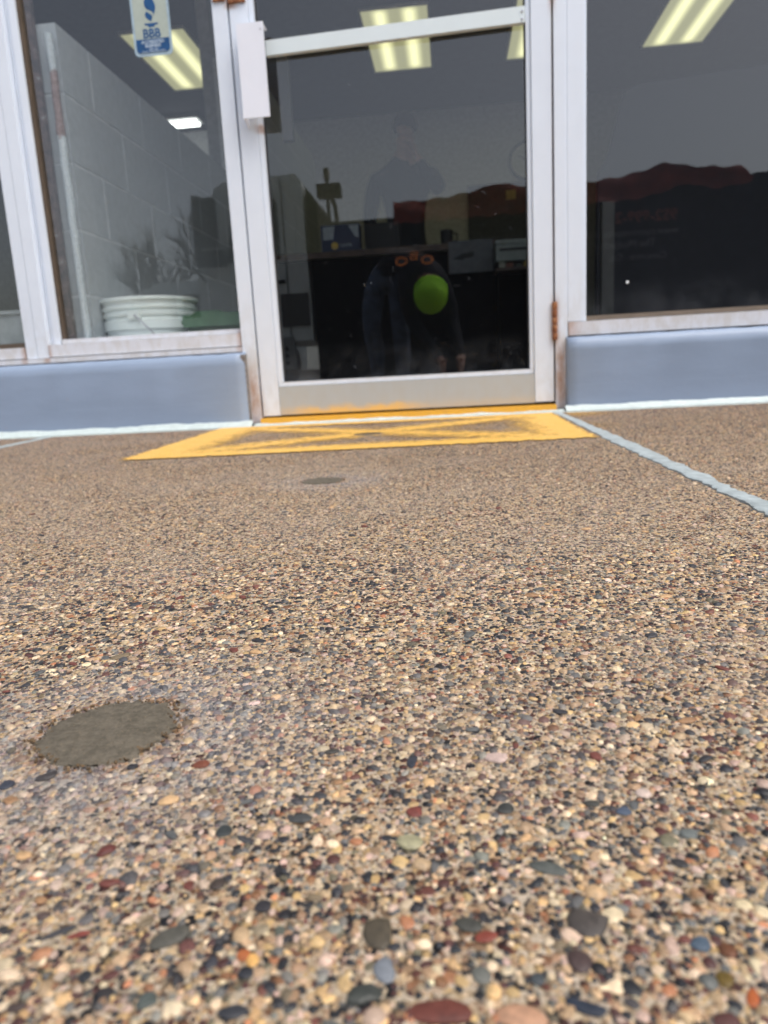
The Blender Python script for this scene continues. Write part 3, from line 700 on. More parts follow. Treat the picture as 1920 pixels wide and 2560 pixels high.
prism('emblem', [(cx_-.020, 1.2060), (cx_+.021, 1.2060), (cx_+.021, 1.2015), (cx_+.012, 1.2005), (cx_+.008, 1.1955), (cx_-.008, 1.1955), (cx_-.011, 1.2005), (cx_-.020, 1.2015)], 'y', .0372, .0377, S_BLUE, t)
prism('emblem', [(cx_+.001, 1.2105), (cx_-.008, 1.2165), (cx_-.0145, 1.2235), (cx_-.016, 1.2300), (cx_-.0105, 1.2390), (cx_-.009, 1.2365), (cx_-.002, 1.2320), (cx_+.005, 1.2270), (cx_+.0065, 1.2210)], 'y', .0372, .0377, S_BLUE, t)
prism('emblem', [(cx_+.0095, 1.2250), (cx_+.010, 1.2330), (cx_+.003, 1.2385), (cx_-.009, 1.2440), (cx_-.015, 1.2520), (cx_-.0155, 1.2640), (cx_-.005, 1.2840), (cx_+.002, 1.3000), (cx_+.004, 1.2800), (cx_+.014, 1.2640), (cx_+.0185, 1.2520), (cx_+.017, 1.2400)], 'y', .0372, .0377, S_BLUE, t)

# building shell above and behind
t = thing('shop_building', 'single storey shop building holding the white window front', 'building', (0, 0, 0))
M_STUCCO = basic('grey_stucco', (.35, .36, .38, 1), .85, 0, .1, 50, bump=.3)
box('header_wall', -5.0, 5.0, -.02, .20, TOP+.062, 3.6, M_STUCCO, t, .004)
box('front_wall', -5.0, -3.082, -.02, .20, -.05, TOP+.060, M_STUCCO, t, .004); box('front_wall', 3.082, 5.0, -.02, .20, -.05, TOP+.060, M_STUCCO, t, .004)
box('roof', -5.0, 5.0, .202, 6.2, 3.3, 3.6, M_STUCCO, t, .004)

# ------------------------------------------------------------------ interior
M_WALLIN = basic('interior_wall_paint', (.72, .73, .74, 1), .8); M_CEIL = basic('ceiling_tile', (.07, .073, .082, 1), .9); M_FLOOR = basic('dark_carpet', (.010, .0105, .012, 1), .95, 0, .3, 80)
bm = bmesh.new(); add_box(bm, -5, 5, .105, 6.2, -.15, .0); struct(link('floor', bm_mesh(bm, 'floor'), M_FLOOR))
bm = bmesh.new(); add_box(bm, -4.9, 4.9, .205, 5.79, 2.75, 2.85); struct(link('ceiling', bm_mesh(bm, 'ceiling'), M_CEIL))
bm = bmesh.new(); add_box(bm, -4.9, 4.9, 5.8, 5.95, 0.001, 3.29); struct(link('back_wall', bm_mesh(bm, 'back_wall'), M_WALLIN))
bm = bmesh.new(); add_box(bm, 1.06, 4.74, 5.70, 5.79, .001, 2.74); struct(link('back_wall', bm_mesh(bm, 'back_wall'), basic('dark_wall_paint', (.20, .20, .205, 1), .8)))
for xx in (-4.9, 4.75):
    bm = bmesh.new(); add_box(bm, xx, xx+.15, .205, 5.795, .001, 2.745); struct(link('side_wall', bm_mesh(bm, 'side_wall'), M_WALLIN))
# block partition, each block a piece
M_BLOCK = basic('painted_block', (.38, .41, .44, 1), .7, 0, .06, 40, bump=.25); M_JOINT = basic('painted_block_joint', (.56, .59, .62, 1), .8)
t = thing('block_partition', 'pale painted concrete block partition running into the shop behind the left window', 'partition wall', (-1.3, .15, 0))
bm = bmesh.new(); add_box(bm, -1.376, -1.1795, .085, 4.70, .002, 1.245); add_box(bm, -1.376, -1.1795, 2.40, 4.70, 1.2455, 2.055); link('mortar_core', bm_mesh(bm, 'mortar_core'), M_JOINT, t)
bm = bmesh.new(); add_box(bm, -.101, .101, -.1985, .1985, -.0972, .0972); bme = bm_mesh(bm, 'block', False, .005, 1); bme.materials.append(M_BLOCK)
bm = bmesh.new(); add_box(bm, -.101, .101, -.0972, .0972, -.0972, .0972); bmh = bm_mesh(bm, 'block', False, .003, 1); bmh.materials.append(M_BLOCK)
def blk(me, y, z):
    o = bpy.data.objects.new('block', me); C.objects.link(o); o.parent = t; o.location = Vector((-1.279, y, z)) - Vector(t.location)
for k in range(10):
    z = .142 + .2035*k - .0 if False else .04+.1018+.2035*(k-0) - .0
    y0 = .078 if k < 6 else 2.40
    off = 0 if k % 2 == 0 else .2035
    y = y0 + off
    if z-.1 < .0: continue
    if off: blk(bmh, y0+.1018, z)
    while y+.407 <= 4.72: blk(bme, y+.2035, z); y += .407
    if y+.2 <= 4.72: blk(bmh, y+.1018, z)
# steel post with worn brown paint and a rough painted pipe at the window end of the partition
q = NB('worn_brown_steel'); n = q.noise(30, 5, .7); M_BRNSTEEL = q.set(q.ramp(n, [(.4, (.055, .045, .045, 1)), (.62, (.13, .09, .085, 1)), (.72, (.34, .36, .38, 1))]), .7)
tag(box('steel_post', -1.300, -1.2365, .054, .074, .003, 2.74, M_BRNSTEEL, None, .003), 'brown worn steel post inside the glass at the left end of the window', 'post')
q = NB('flaking_pipe_paint'); z_ = q.xyz()[2]; n = q.noise(70, 5, .7); n2 = q.noise(200, 4, .7)
c = q.ramp(n2, [(.3, (.40, .44, .48, 1)), (.6, (.62, .68, .72, 1))]); zz = q.math('ADD', z_, q.math('MULTIPLY', n, .05))
m = q.math('MULTIPLY', q.ss(zz, .945, .955), q.ss(zz, 1.135, 1.145, 1, 0)); c = q.mix(m, c, q.ramp(n, [(.35, (.20, .13, .12, 1)), (.65, (.36, .27, .26, 1))]))
q.bump(n2, .9, .004); M_PIPE = q.set(c, .7)
pth = [(-1.194+random.uniform(-.0015, .0015), .062-.030+.0, .003+.045*i) for i in range(28)]
pth = [(x, .0635, zv) for x, _, zv in pth]
tag(tube('conduit_pipe', pth, [.0125+random.uniform(-.0012, .0012) for _ in pth], M_PIPE, None, 14), 'rough pale painted conduit pipe with a bare rusty band behind the left window', 'pipe')
tag(box('steel_column', -1.487, -1.413, 2.52, 2.60, .003, 2.745, basic('grey_column_paint', (.40, .41, .44, 1), .6), None, .003), 'thin grey column standing behind the block partition', 'column')

# lights
def lamp_mat():
    q = NB('lit_prismatic_diffuser'); q.n.remove(q.b); x, y, z = q.xyz(q.oc()); e = q.new('ShaderNodeEmission')
    a = None
    for cxx in (-.11, .11):
        d = q.math('ABSOLUTE', q.math('SUBTRACT', x, cxx)); g = q.ss(d, .0, .085, 1, 0); a = g if a is None else q.math('ADD', a, g)
    a = q.math('MULTIPLY', a, q.ss(q.math('ABSOLUTE', y), .46, .56, 1, .35)); gr = q.noise(160, 2, .5, q.oc())
    st = q.math('ADD', q.math('MULTIPLY', a, .58), .24); st = q.math('MULTIPLY', st, q.math('ADD', .75, q.math('MULTIPLY', gr, .5)))
    e.inputs[0].default_value = (1.0, .96, .52, 1); q.l(st, e.inputs[1]); q.l(e.outputs[0], q.out.inputs[0]); return q.m
M_LAMP = lamp_mat(); M_TRIM = basic('lamp_trim', (.6, .6, .58, 1), .5)
def troffer(cx, cy_, label):
    t = thing('ceiling_light', label, 'ceiling light', (cx, cy_, 2.75), 'fluorescent ceiling lights'); t['zero'] = 1
    bm = bmesh.new(); add_box(bm, -.245, .245, -.555, .555, -.012, -.004); o = link('diffuser', bm_mesh(bm, 'diffuser'), M_LAMP, t)
    bm = bmesh.new()
    for a in ((-.262, -.246, -.575, .575), (.246, .262, -.575, .575), (-.2455, .2455, -.575, -.556), (-.2455, .2455, .556, .575)): add_box(bm, a[0], a[1], a[2], a[3], -.018, -.002)
    link('trim', bm_mesh(bm, 'trim'), M_TRIM, t)
troffer(-2.16, 4.09, 'lit ceiling light seen behind the sticker in the left window')
troffer(-.335, 4.12, 'lit ceiling light crossed by the push bar in the middle of the door')
troffer(.812, 4.12, 'lit ceiling light at the right edge of the door glass')
troffer(1.955, 4.14, 'lit ceiling light seen through the right window')
t = thing('tube_light', 'small bright white tube light above the block partition', 'ceiling light', (-2.66, 5.3, 2.74))
q = NB('lit_tube'); q.n.remove(q.b); e = q.new('ShaderNodeEmission'); e.inputs[0].default_value = (.97, 1, .98, 1); e.inputs[1].default_value = 3.0; q.l(e.outputs[0], q.out.inputs[0])
bm = tube_bm([(-2.84, 5.34, 2.695), (-2.46, 5.34, 2.695)], .016, 10); tube_bm([(-2.84, 5.44, 2.695), (-2.46, 5.44, 2.695)], .016, 10, bm); link('tube', bm_mesh(bm, 'tube', True), q.m, t)
box('housing', -2.87, -2.43, 5.28, 5.50, 2.715, 2.748, M_TRIM, t)

# bucket, bin and tote by the left window
M_PAIL = basic('white_plastic', (.84, .90, .89, 1), .35, 0, .04, 8)
t = thing('plastic_bucket', 'white ribbed plastic bucket with a wire handle behind the left window', 'bucket', (-1.035, .245, 0))
bc = (-1.046, .245, 0); zt = .437
lathe('pail', [(.0001, .004), (.130, .004), (.136, .012), (.1495, zt-.125), (.151, zt-.104), (.1575, zt-.104), (.1580, zt-.074), (.153, zt-.071), (.1530, zt-.061), (.1585, zt-.060), (.159, zt-.050), (.154, zt-.047), (.154, zt-.039), (.160, zt-.038), (.1605, zt-.030), (.155, zt-.027), (.156, zt-.012), (.1655, zt-.010), (.1660, zt-.001), (.163, zt), (.157, zt-.001), (.150, zt-.03), (.138, .02), (.0001, .018)], M_PAIL, t, 72, bc)
box('handle_boss', -1.055, -1.015, .0785, .095, zt-.074, zt-.046, M_PAIL, t, .004)
tube('wire_handle', [(-1.032, .0755, zt-.060), (-1.018, .074, zt-.075), (-.995, .074, zt-.098), (-.955, .085, zt-.145), (-.90, .14, zt-.21)], .0030, M_STEEL, t, 8)
M_GREEN = basic('green_tote_plastic', (.075, .155, .085, 1), .45)
t = thing('storage_tote', 'green plastic storage tote with a lid behind the left window', 'storage box', (-.72, .30, 0))
prism('tub', [(-.86, .003), (-.675, .003), (-.665, .335), (-.875, .335)], 'y', .13, .52, M_GREEN, t, .01)
box('lid', -.888, -.652, .112, .535, .338, .352, M_GREEN, t, .005); box('lid_rim', -.882, -.657, .108, .111, .328, .366, M_GREEN, t, .001)
prism('lid_top', [(-.87, .354), (-.665, .354), (-.67, .372), (-.75, .372), (-.765, .380), (-.84, .380), (-.865, .366)], 'y', .13, .52, M_GREEN, t, .003)
t = thing('plastic_bin', 'pale tapered plastic bin behind the far left window', 'bin', (-1.50, .25, 0))
prism('tub', [(-1.57, .003), (-1.41, .003), (-1.39, .425), (-1.60, .415)], 'y', .14, .36, basic('pale_bin_plastic', (.40, .43, .44, 1), .5), t, .008)
box('rim', -1.605, -1.385, .13, .37, .410, .422, basic('pale_bin_rim', (.42, .45, .46, 1), .5), t, .004)

# counter and what stands on it
M_WOOD = basic('brown_counter_edge', (.075, .040, .026, 1), .5, 0, .3, 18); M_DARK = basic('black_counter_front', (.006, .0065, .008, 1), .8, 0, .1, 30, .1); M_LTOP = basic('dark_top', (.05, .045, .04, 1), .4)
t = thing('service_counter', 'long dark service counter with a brown wooden edge seen through the door', 'counter', (-.2, 2.6, 0))
box('front_panel', -1.12, .55, 2.44, 2.47, .004, .855, M_DARK, t, .002); box('counter_top', -1.15, .60, 2.40, 3.02, .888, .896, M_LTOP, t, .002); box('edge', -1.15, .60, 2.395, 2.40, .860, .898, M_WOOD, t, .001)
box('side_panel', .52, .55, 2.472, 3.0, .004, .855, M_DARK, t, .002)
t = thing('display_box', 'blue cardboard display box with a yellow emblem on the left end of the counter', 'display box', (-.66, 2.5, .897))
M_NAVY = basic('navy_card', (.022, .032, .085, 1), .5); M_PAPER = basic('pale_print', (.42, .46, .50, 1), .6)
box('carton', -.79, -.545, 2.43, 2.55, .898, 1.060, M_NAVY, t, .002)
prism('print_panel', [(-.775, .972), (-.715, .972), (-.700, 1.05), (-.775, 1.05)], 'y', 2.4265, 2.4285, M_PAPER, t); prism('print_panel', [(-.575, .985), (-.552, .975), (-.552, 1.052), (-.615, 1.052)], 'y', 2.4265, 2.4285, M_PAPER, t)
prism('emblem', [(-.705+.024*math.cos(R(60*i+30)), .934+.024*math.sin(R(60*i+30))) for i in range(6)], 'y', 2.4265, 2.4285, basic('yellow_print', (.62, .40, .06, 1), .5), t)
text('lettering', 'AUTO PARTS'[:0] or 'NAPA', .03, (-.635, 2.4275, .934), FACE_CAM, M_PAPER, t, .0005)
t = thing('computer_monitor', 'black computer monitor standing on the counter', 'monitor', (-.42, 2.62, .897))
box('screen', -.535, -.305, 2.60, 2.635, .93, 1.085, M_BLACK, t, .004); box('stand', -.45, -.39, 2.61, 2.64, .905, .929, M_BLACK, t, .002); box('foot', -.50, -.34, 2.56, 2.70, .898, .904, M_BLACK, t, .002)
t = thing('drink_mug', 'small black mug on the counter beside the paper stack', 'mug', (0, 2.5, .897))
lathe('cup', [(.0001, .899), (.033, .899), (.038, .905), (.040, .99), (.037, .99), (.033, .91), (.0001, .908)], M_BLACK, t, 24, (-.005, 2.50, 0)); tube('handle', [(.034, 2.5, .975), (.062, 2.5, .965), (.062, 2.5, .93), (.034, 2.5, .92)], .005, M_BLACK, t, 8)
t = thing('cardboard_sign', 'pale grey printed sheet hanging on the front of the counter', 'sign', (.14, 2.39, .72))
box('sheet', .005, .275, 2.389, 2.3935, .715, .905, basic('pale_grey_card', (.11, .115, .125, 1), .6), t, .0005); prism('picture', [(.03, .80), (.09, .83), (.16, .835), (.155, .805), (.10, .80), (.09, .79)], 'y', 2.3868, 2.3885, M_BLACK, t); box('frame_edge', .0, .0045, 2.388, 2.3945, .712, .908, M_WOOD, t, 0)
t = thing('desk_printer', 'off white desk printer low on the right side of the counter', 'printer', (.40, 2.38, .72))
M_PR = basic('off_white_casing', (.24, .27, .245, 1), .5); box('casing', .282, .52, 2.20, 2.39, .745, .835, M_PR, t, .008); box('lid', .280, .525, 2.195, 2.39, .838, .862, M_PR, t, .004); box('slot', .30, .50, 2.1965, 2.1995, .80, .815, M_BLACK, t, 0)
t = thing('goods_shelf', 'small brown shelf with coloured packets under the printer', 'shelf', (.40, 2.38, .68))
box('board', .28, .54, 2.18, 2.39, .690, .706, M_WOOD, t, .001)
box('bracket', .29, .30, 2.20, 2.39, .004, .688, M_DARK, t, .001); box('bracket', .52, .53, 2.20, 2.39, .004, .688, M_DARK, t, .001)
for xx, col in ((.30, (.30, .29, .22, 1)), (.345, (.16, .045, .02, 1)), (.40, (.05, .06, .05, 1)), (.445, (.34, .22, .03, 1)), (.49, (.20, .12, .02, 1))):
    box('packet', xx, xx+.036, 2.22, 2.30, .707, .738+.008*math.sin(xx*90), basic('packet_print', col, .5), t, .004)
t = thing('wall_clock', 'round pale wall clock on the back wall at the right edge of the door', 'clock', (.87, 5.79, 2.14))
lathe('rim', [(.17, 5.797), (.188, 5.795), (.188, 5.765), (.172, 5.760), (.170, 5.775)], M_DARK, t, 40, (.845, 0, 2.185), 'y'); lathe('face', [(.0001, 5.778), (.170, 5.778), (.170, 5.796)], basic('clock_face', (.92, .94, .88, 1), .5), t, 40, (.845, 0, 2.185), 'y')
prism('hand', [(.841, 2.185), (.849, 2.185), (.847, 2.315), (.843, 2.315)], 'y', 5.771, 5.774, M_BLACK, t); prism('hand', [(.845, 2.181), (.845, 2.189), (.755, 2.237), (.753, 2.233)], 'y', 5.766, 5.769, M_BLACK, t)
t = thing('notice_board', 'grey notice board with a yellow note on the back wall', 'notice board', (.55, 5.79, 1.2))
box('board', .225, .95, 5.765, 5.797, 1.02, 1.985, basic('grey_felt', (.115, .125, .14, 1), .9), t, .003); box('note', .62, .72, 5.7615, 5.764, 1.82, 1.91, basic('yellow_note', (.62, .55, .24, 1), .7), t, 0)
# tall dark panel right
poly = [(.66, .004), (.672, .96), (.715, 1.02), (.765, 1.22), (.785, 1.275), (.83, 1.30), (1.9, 1.36), (1.9, .004)]
o = prism('room_divider', poly, 'y', 1.20, 1.25, basic('dark_blue_fabric', (.011, .012, .018, 1), .9), None, .006); tag(o, 'dark blue fabric room divider with a rounded corner behind the right window', 'room divider')
tag(box('table_post', .655, .705, 1.02, 1.07, .003, .80, basic('grey_post', (.035, .035, .035, 1), .5), None, .003), 'grey square post low behind the right window', 'post')

# ------------------------------------------------------------------ people
def person_mesh(name, V, E, mats, tagger, extra=None):
    """V: {key: ((x,y,z), rx, ry)}; E: list of (a,b); body grown as one surface"""
    keys = list(V); idx = {k: i for i, k in enumerate(keys)}
    me = bpy.data.meshes.new(name); me.from_pydata([V[k][0] for k in keys], [(idx[a], idx[b]) for a, b in E], [])
    o = bpy.data.objects.new('tmp', me); C.objects.link(o)
    sk = o.modifiers.new('s', 'SKIN'); sk.use_smooth_shade = True; sk.branch_smoothing = .6
    for i, k in enumerate(keys):
        d = me.skin_vertices[0].data[i]; d.radius = (V[k][1], V[k][2]); d.use_root = (i == 0)
    sb = o.modifiers.new('u', 'SUBSURF'); sb.levels = 2; sb.render_levels = 2
    bpy.context.view_layer.update()
    out = bpy.data.meshes.new_from_object(o.evaluated_get(bpy.context.evaluated_depsgraph_get())); bpy.data.objects.remove(o)
    out.materials.clear()
    for m in mats: out.materials.append(m)
    segs = [(Vector(V[a][0]), Vector(V[b][0]), tagger(a, b)) for a, b in E]
    for p in out.polygons:
        c = p.center; best = (9, 0)
        for a, b, tg in segs:
            ab = b-a; tt = max(0, min(1, (c-a).dot(ab)/max(1e-9, ab.length_squared))); d = (c-a-ab*tt).length
            if d < best[0]: best = (d, tg)
        p.material_index = best[1]; p.use_smooth = True
    return out
M_SKIN = basic('skin', (.48, .27, .20, 1), .5); M_JEAN = basic('dark_blue_denim', (.10, .15, .25, 1), .85, 0, .45, 14); M_HOOD = basic('navy_hoodie', (.014, .018, .030, 1), .9, 0, .3, 20); M_BOOT = basic('brown_work_boot', (.06, .04, .025, 1), .7)
def hand(V, E, pre, wrist, base, dirv, sidev, curlv, r=.0088):
    d = Vector(dirv).normalized(); s = Vector(sidev).normalized(); c = Vector(curlv).normalized(); b = Vector(base)
    V[pre+'palm'] = (tuple(b+d*.045), .030, .017); E.append((wrist, pre+'palm'))
    V[pre+'kn'] = (tuple(b+d*.075), .030, .014); E.append((pre+'palm', pre+'kn'))
    for i, (off, L) in enumerate(((-.030, .070), (-.010, .080), (.010, .075), (.028, .058))):
        k0 = b+d*.085+s*off; k1 = k0+d*L*.40+c*L*.18; k2 = k1+d*L*.18+c*L*.34; k3 = k2+c*L*.26-d*L*.06
        pr = pre+'kn'
        for j, k in enumerate((k0, k1, k2, k3)):
            nm = f'{pre}f{i}{j}'; V[nm] = (tuple(k), r*(1-.08*j), r*(1-.08*j)); E.append((pr, nm)); pr = nm
    pr = pre+'palm'
    for j, k in enumerate((b+d*.04-s*.042, b+d*.065-s*.058+c*.012, b+d*.088-s*.055+c*.028)):
        nm = f'{pre}t{j}'; V[nm] = (tuple(k), .0105-.001*j, .0105-.001*j); E.append((pr, nm)); pr = nm
# photographer bending down behind the camera
V = {'pel': ((-.43, -2.800, .80), .155, .13)}; E = []
def ch(pr, nm, pos, rx, ry=None):
    V[nm] = (pos, rx, ry or rx); E.append((pr, nm))
ch('pel', 'sp1', (-.36, -2.760, .87), .145, .125); ch('sp1', 'sp2', (-.26, -2.710, .86), .16, .13); ch('sp2', 'che', (-.17, -2.650, .79), .165, .13); ch('che', 'nek', (-.13, -2.590, .725), .062); ch('nek', 'hd0', (-.12, -2.555, .66), .078, .085); ch('hd0', 'hd1', (-.12, -2.525, .615), .088, .095); ch('hd1', 'hd2', (-.12, -2.475, .585), .070, .075)
ch('hd0', 'chin', (-.115, -2.630, .615), .035); ch('hd1', 'nose', (-.117, -2.645, .575), .014)
for s, tgx in ((-1, 'l'), (1, 'r')):
    hx = -.43+s*.09
    ch('pel', tgx+'hip', (hx, -2.800, .74), .095); ch(tgx+'hip', tgx+'kne', (hx+s*.01-.01, -2.740, .44), .068); ch(tgx+'kne', tgx+'cal', (hx, -2.780, .27), .062); ch(tgx+'cal', tgx+'ank', (hx, -2.810, .085), .045); ch(tgx+'ank', tgx+'foo', (hx+s*.01, -2.760, .045), .042, .04); ch(tgx+'foo', tgx+'toe', (hx+s*.015, -2.660, .036), .042, .033)
ch('che', 'rsh', (-.02, -2.660, .70), .072); ch('rsh', 'rel', (.01, -2.690, .46), .050); ch('rel', 'rwr', (.068, -2.475, .205), .030)
ch('che', 'lsh', (-.30, -2.580, .72), .072); ch('lsh', 'lel', (-.25, -2.600, .46), .050); ch('lel', 'lwr', (-.070, -2.475, .200), .030)
hand(V, E, 'rh', 'rwr', (.060, -2.430, .170), (-.03, .95, -.30), (0, -.3, -.95), (-1, -.1, 0)); hand(V, E, 'lh', 'lwr', (-.060, -2.430, .160), (.03, .95, -.30), (0, -.3, -.95), (1, -.1, 0))
def tg1(a, b):
    n = b
    if n[1:] in ('hip', 'kne', 'cal', 'ank'): return 1
    if n[:2] in ('rh', 'lh') or n in ('hd0', 'hd1', 'hd2', 'chin', 'nose'): return 2
    if n[1:] in ('hip', 'kne', 'cal', 'ank'): return 1
    if n[1:] in ('foo', 'toe'): return 3
    return 0
t = thing('person', 'person bending over in a lime beanie, navy hoodie and dirty jeans, reflected in the door', 'person', (-.43, -2.760, 0))
link('body', person_mesh('body', V, E, [M_HOOD, M_JEAN, M_SKIN, M_BOOT], tg1), None, t)
q = NB('lime_knit'); wv = q.new('ShaderNodeTexWave'); wv.inputs['Scale'].default_value = 60; q.l(q.pos(), wv.inputs[0]); q.bump(wv.outputs[1], .5, .003); M_LIME = q.set((.44, 1.0, .03, 1), .8)
# beanie: a knitted cap over the crown, pointing to the ground and the door
cap = bmesh.new(); lathe_bm([(.0001, .118), (.035, .114), (.068, .095), (.094, .060), (.106, .015), (.107, -.035), (.113, -.036), (.114, -.075), (.105, -.078), (.100, -.04)], 28, (0, 0, 0), 'z', cap)
me = bm_mesh(cap, 'beanie', True); me.transform(Matrix.Translation((-.12, -2.495, .600)) @ Vector((.0, .88, -.48)).to_track_quat('Z', 'Y').to_matrix().to_4x4()); link('beanie', me, M_LIME, t)
M_ORG = basic('orange_print', (.95, .27, .05, 1), .7)
for i, chx in enumerate('OBO'):
    f = (i-1)*.085; pos = Vector((-.22+f, -2.595+.0*i, .855-abs(f)*.35)); text('back_print', chx, .11, pos+Vector((0, .022, .012)), Matrix.Rotation(R(180), 3, 'Z') @ Matrix.Rotation(R(50), 3, 'X') @ Matrix.Rotation(-f*3, 3, 'Z'), M_ORG, t, .004)
t = thing('mobile_phone', 'black mobile phone held low over the pavement by the bending person', 'phone', (0, -2.299, .035))
box('body', -.038, .038, -2.303, -2.295, .035, .190, M_BLACK, t, .004); lathe('lens', [(.0001, -2.2935), (.006, -2.2937), (.007, -2.2948)], M_DARK, t, 14, (0, 0, .156), 'y')

# person inside, standing behind the counter with a hand at the face
V = {'pel': ((-.29, 3.22, .98), .165, .13)}; E = []
ch('pel', 'sp1', (-.29, 3.22, 1.13), .16, .12); ch('sp1', 'sp2', (-.29, 3.22, 1.30), .185, .13); ch('sp2', 'che', (-.31, 3.22, 1.47), .19, .125); ch('che', 'nek', (-.29, 3.20, 1.62), .058); ch('nek', 'hd0', (-.275, 3.18, 1.70), .070, .082); ch('hd0', 'hd1', (-.27, 3.18, 1.78), .080, .095); ch('hd1', 'hd2', (-.27, 3.19, 1.85), .062, .07); ch('hd0', 'chin', (-.25, 3.10, 1.675), .034); ch('hd1', 'nose', (-.245, 3.075, 1.745), .013)
for s, tgx in ((-1, 'l'), (1, 'r')):
    hx = -.29+s*.095
    ch('pel', tgx+'hip', (hx, 3.22, .86), .095); ch(tgx+'hip', tgx+'kne', (hx, 3.21, .50), .066); ch(tgx+'kne', tgx+'cal', (hx, 3.23, .30), .060); ch(tgx+'cal', tgx+'ank', (hx, 3.24, .09), .044); ch(tgx+'ank', tgx+'foo', (hx, 3.20, .05), .042); ch(tgx+'foo', tgx+'toe', (hx, 3.10, .038), .042, .033)
ch('che', 'lsh', (-.50, 3.22, 1.50), .075); ch('lsh', 'lel', (-.56, 3.20, 1.20), .052); ch('lel', 'lwr', (-.50, 3.02, 1.04), .032)
ch('che', 'rsh', (-.09, 3.20, 1.50), .075); ch('rsh', 'rel', (-.04, 3.02, 1.34), .055); ch('rel', 'rwr', (-.17, 3.03, 1.545), .032)
hand(V, E, 'lh', 'lwr', (-.49, 2.99, 1.02), (.3, -.8, -.4), (1, .3, 0), (0, .2, -1)); hand(V, E, 'rh', 'rwr', (-.178, 3.035, 1.565), (-.35, .05, .9), (.3, -1, 0), (-.8, .5, .1))
t = thing('person', 'person in dark clothes standing behind the counter with a hand at the face', 'person', (-.29, 3.22, 0))
def tg2(a, b): return 0 if tg1(a, b) == 0 else tg1(a, b)
M_JACK = basic('dark_jacket', (.020, .024, .030, 1), .9); M_TROU = basic('dark_trousers', (.02, .02, .022, 1), .9)
link('body', person_mesh('body', V, E, [M_JACK, M_TROU, M_SKIN, M_BOOT], tg2), None, t)
hb = bmesh.new(); lathe_bm([(.0001, .10), (.045, .09), (.078, .05), (.088, .0), (.085, -.03)], 20, (0, 0, 0), 'z', hb); me = bm_mesh(hb, 'hair', True); me.transform(Matrix.Translation((-.272, 3.20, 1.825))); link('hair', me, basic('short_dark_hair', (.03, .022, .016, 1), .8), t)

# ------------------------------------------------------------------ what stands in the lot behind the camera
M_TWHITE = basic('white_truck_paint', (.84, .90, .86, 1), .3, 0, .05, 3); M_TBLACK = basic('black_truck_body', (.007, .007, .008, 1), .7, 0, .1, 30, .1); M_TWIN = basic('dark_vehicle_glass', (.012, .016, .017, 1), .08); M_TYRE = basic('tyre_rubber', (.012, .012, .012, 1), .8); M_RIM = basic('wheel_rim', (.3, .3, .3, 1), .4, .6)
GZ = -.10
def wheel(par, x, y, r, wd, inv=1):
    w_ = lathe('wheel', [(r*.55, -wd/2), (r*.92, -wd/2), (r, -wd/2+.03), (r, wd/2-.03), (r*.92, wd/2), (r*.55, wd/2)], M_TYRE, par, 28, (x, y, GZ+r), 'y')
    lathe('rim', [(.0001, -wd/2+.04), (r*.2, -wd/2+.04), (r*.5, -wd/2+.07), (r*.56, -wd/2+.005), (r*.56, wd/2-.005), (r*.5, wd/2-.05), (r*.2, wd/2-.03), (.0001, wd/2-.03)], M_RIM, w_, 28, (x, y, GZ+r), 'y')
t = thing('work_truck', 'white cab work truck with black lettered body and red tarp, reflected in the glass', 'truck', (1.0, -7.5, GZ))
cabp = [(-3.02, .55), (-3.00, 1.35), (-2.80, 2.15), (-2.70, 2.34), (-2.58, 2.40), (-1.72, 2.42), (-1.66, 2.34), (-1.63, .55)]
prism('cab', cabp, 'y', -8.45, -6.42, M_TWHITE, t, .06, 3)
prism('door_window', [(-2.62, 1.50), (-2.52, 2.12), (-2.44, 2.20), (-2.02, 2.20), (-1.96, 2.12), (-1.96, 1.50)], 'y', -6.418, -6.408, M_TWIN, t, .0)
prism('windscreen', [(-3.01, 1.42), (-2.815, 2.16), (-2.80, 2.15), (-2.995, 1.41)], 'y', -8.30, -6.55, M_TWIN, t)
box('door_seam', -1.908, -1.896, -6.419, -6.412, .60, 2.36, M_TBLACK, t, 0)
box('door_handle', -2.05, -1.93, -6.417, -6.395, 1.22, 1.26, M_TBLACK, t, .004)
mr = box('wing_mirror', -2.92, -2.66, -6.28, -6.20, 1.66, 2.20, M_TBLACK, t, .03, 3); box('mirror_lower', -2.88, -2.58, -6.28, -6.20, 1.44, 1.62, M_TBLACK, mr, .03, 3)
tube('mirror_arm', [(-2.90, -6.45, 1.30), (-2.92, -6.26, 1.36), (-2.92, -6.25, 2.24), (-2.90, -6.45, 2.26)], .016, M_TBLACK, mr, 8)
box('fuel_tank', -2.0, -1.66, -6.55, -6.40, .72, 1.10, basic('dull_tank', (.12, .125, .12, 1), .5), t, .05, 3)
st = box('step', -2.42, -1.86, -6.42, -6.36, .22, .60, basic('aluminium_step', (.34, .37, .36, 1), .5), t, .01)
for ix in range(5):
    for iz in range(3): lathe('step_hole', [(.0001, -6.358), (.026, -6.358), (.026, -6.3605)], M_TBLACK, st, 12, (-2.32+ix*.09, 0, .30+iz*.08), 'y')
prism('fairing', [(-1.62, 1.88), (-1.62, 2.28), (-1.36, 1.88)], 'y', -8.2, -6.44, M_TBLACK, t, .01)
box('body', -1.60, 8.0, -8.6, -6.40, .50, 1.86, M_TBLACK, t, .02); box('tarp_bed', .45, 3.20, -8.5, -6.47, 1.862, 2.045, M_TBLACK, t, .02); box('rear_box', 3.36, 8.0, -8.59, -6.405, 1.862, 2.05, M_TBLACK, t, .02); box('skirt', -1.60, 8.0, -8.4, -6.46, .08, .498, M_TBLACK, t, .01)
for xw in (-2.62, 1.6, 5.2): wheel(t, xw, -6.75, .42, .28); wheel(t, xw, -8.2, .42, .28)
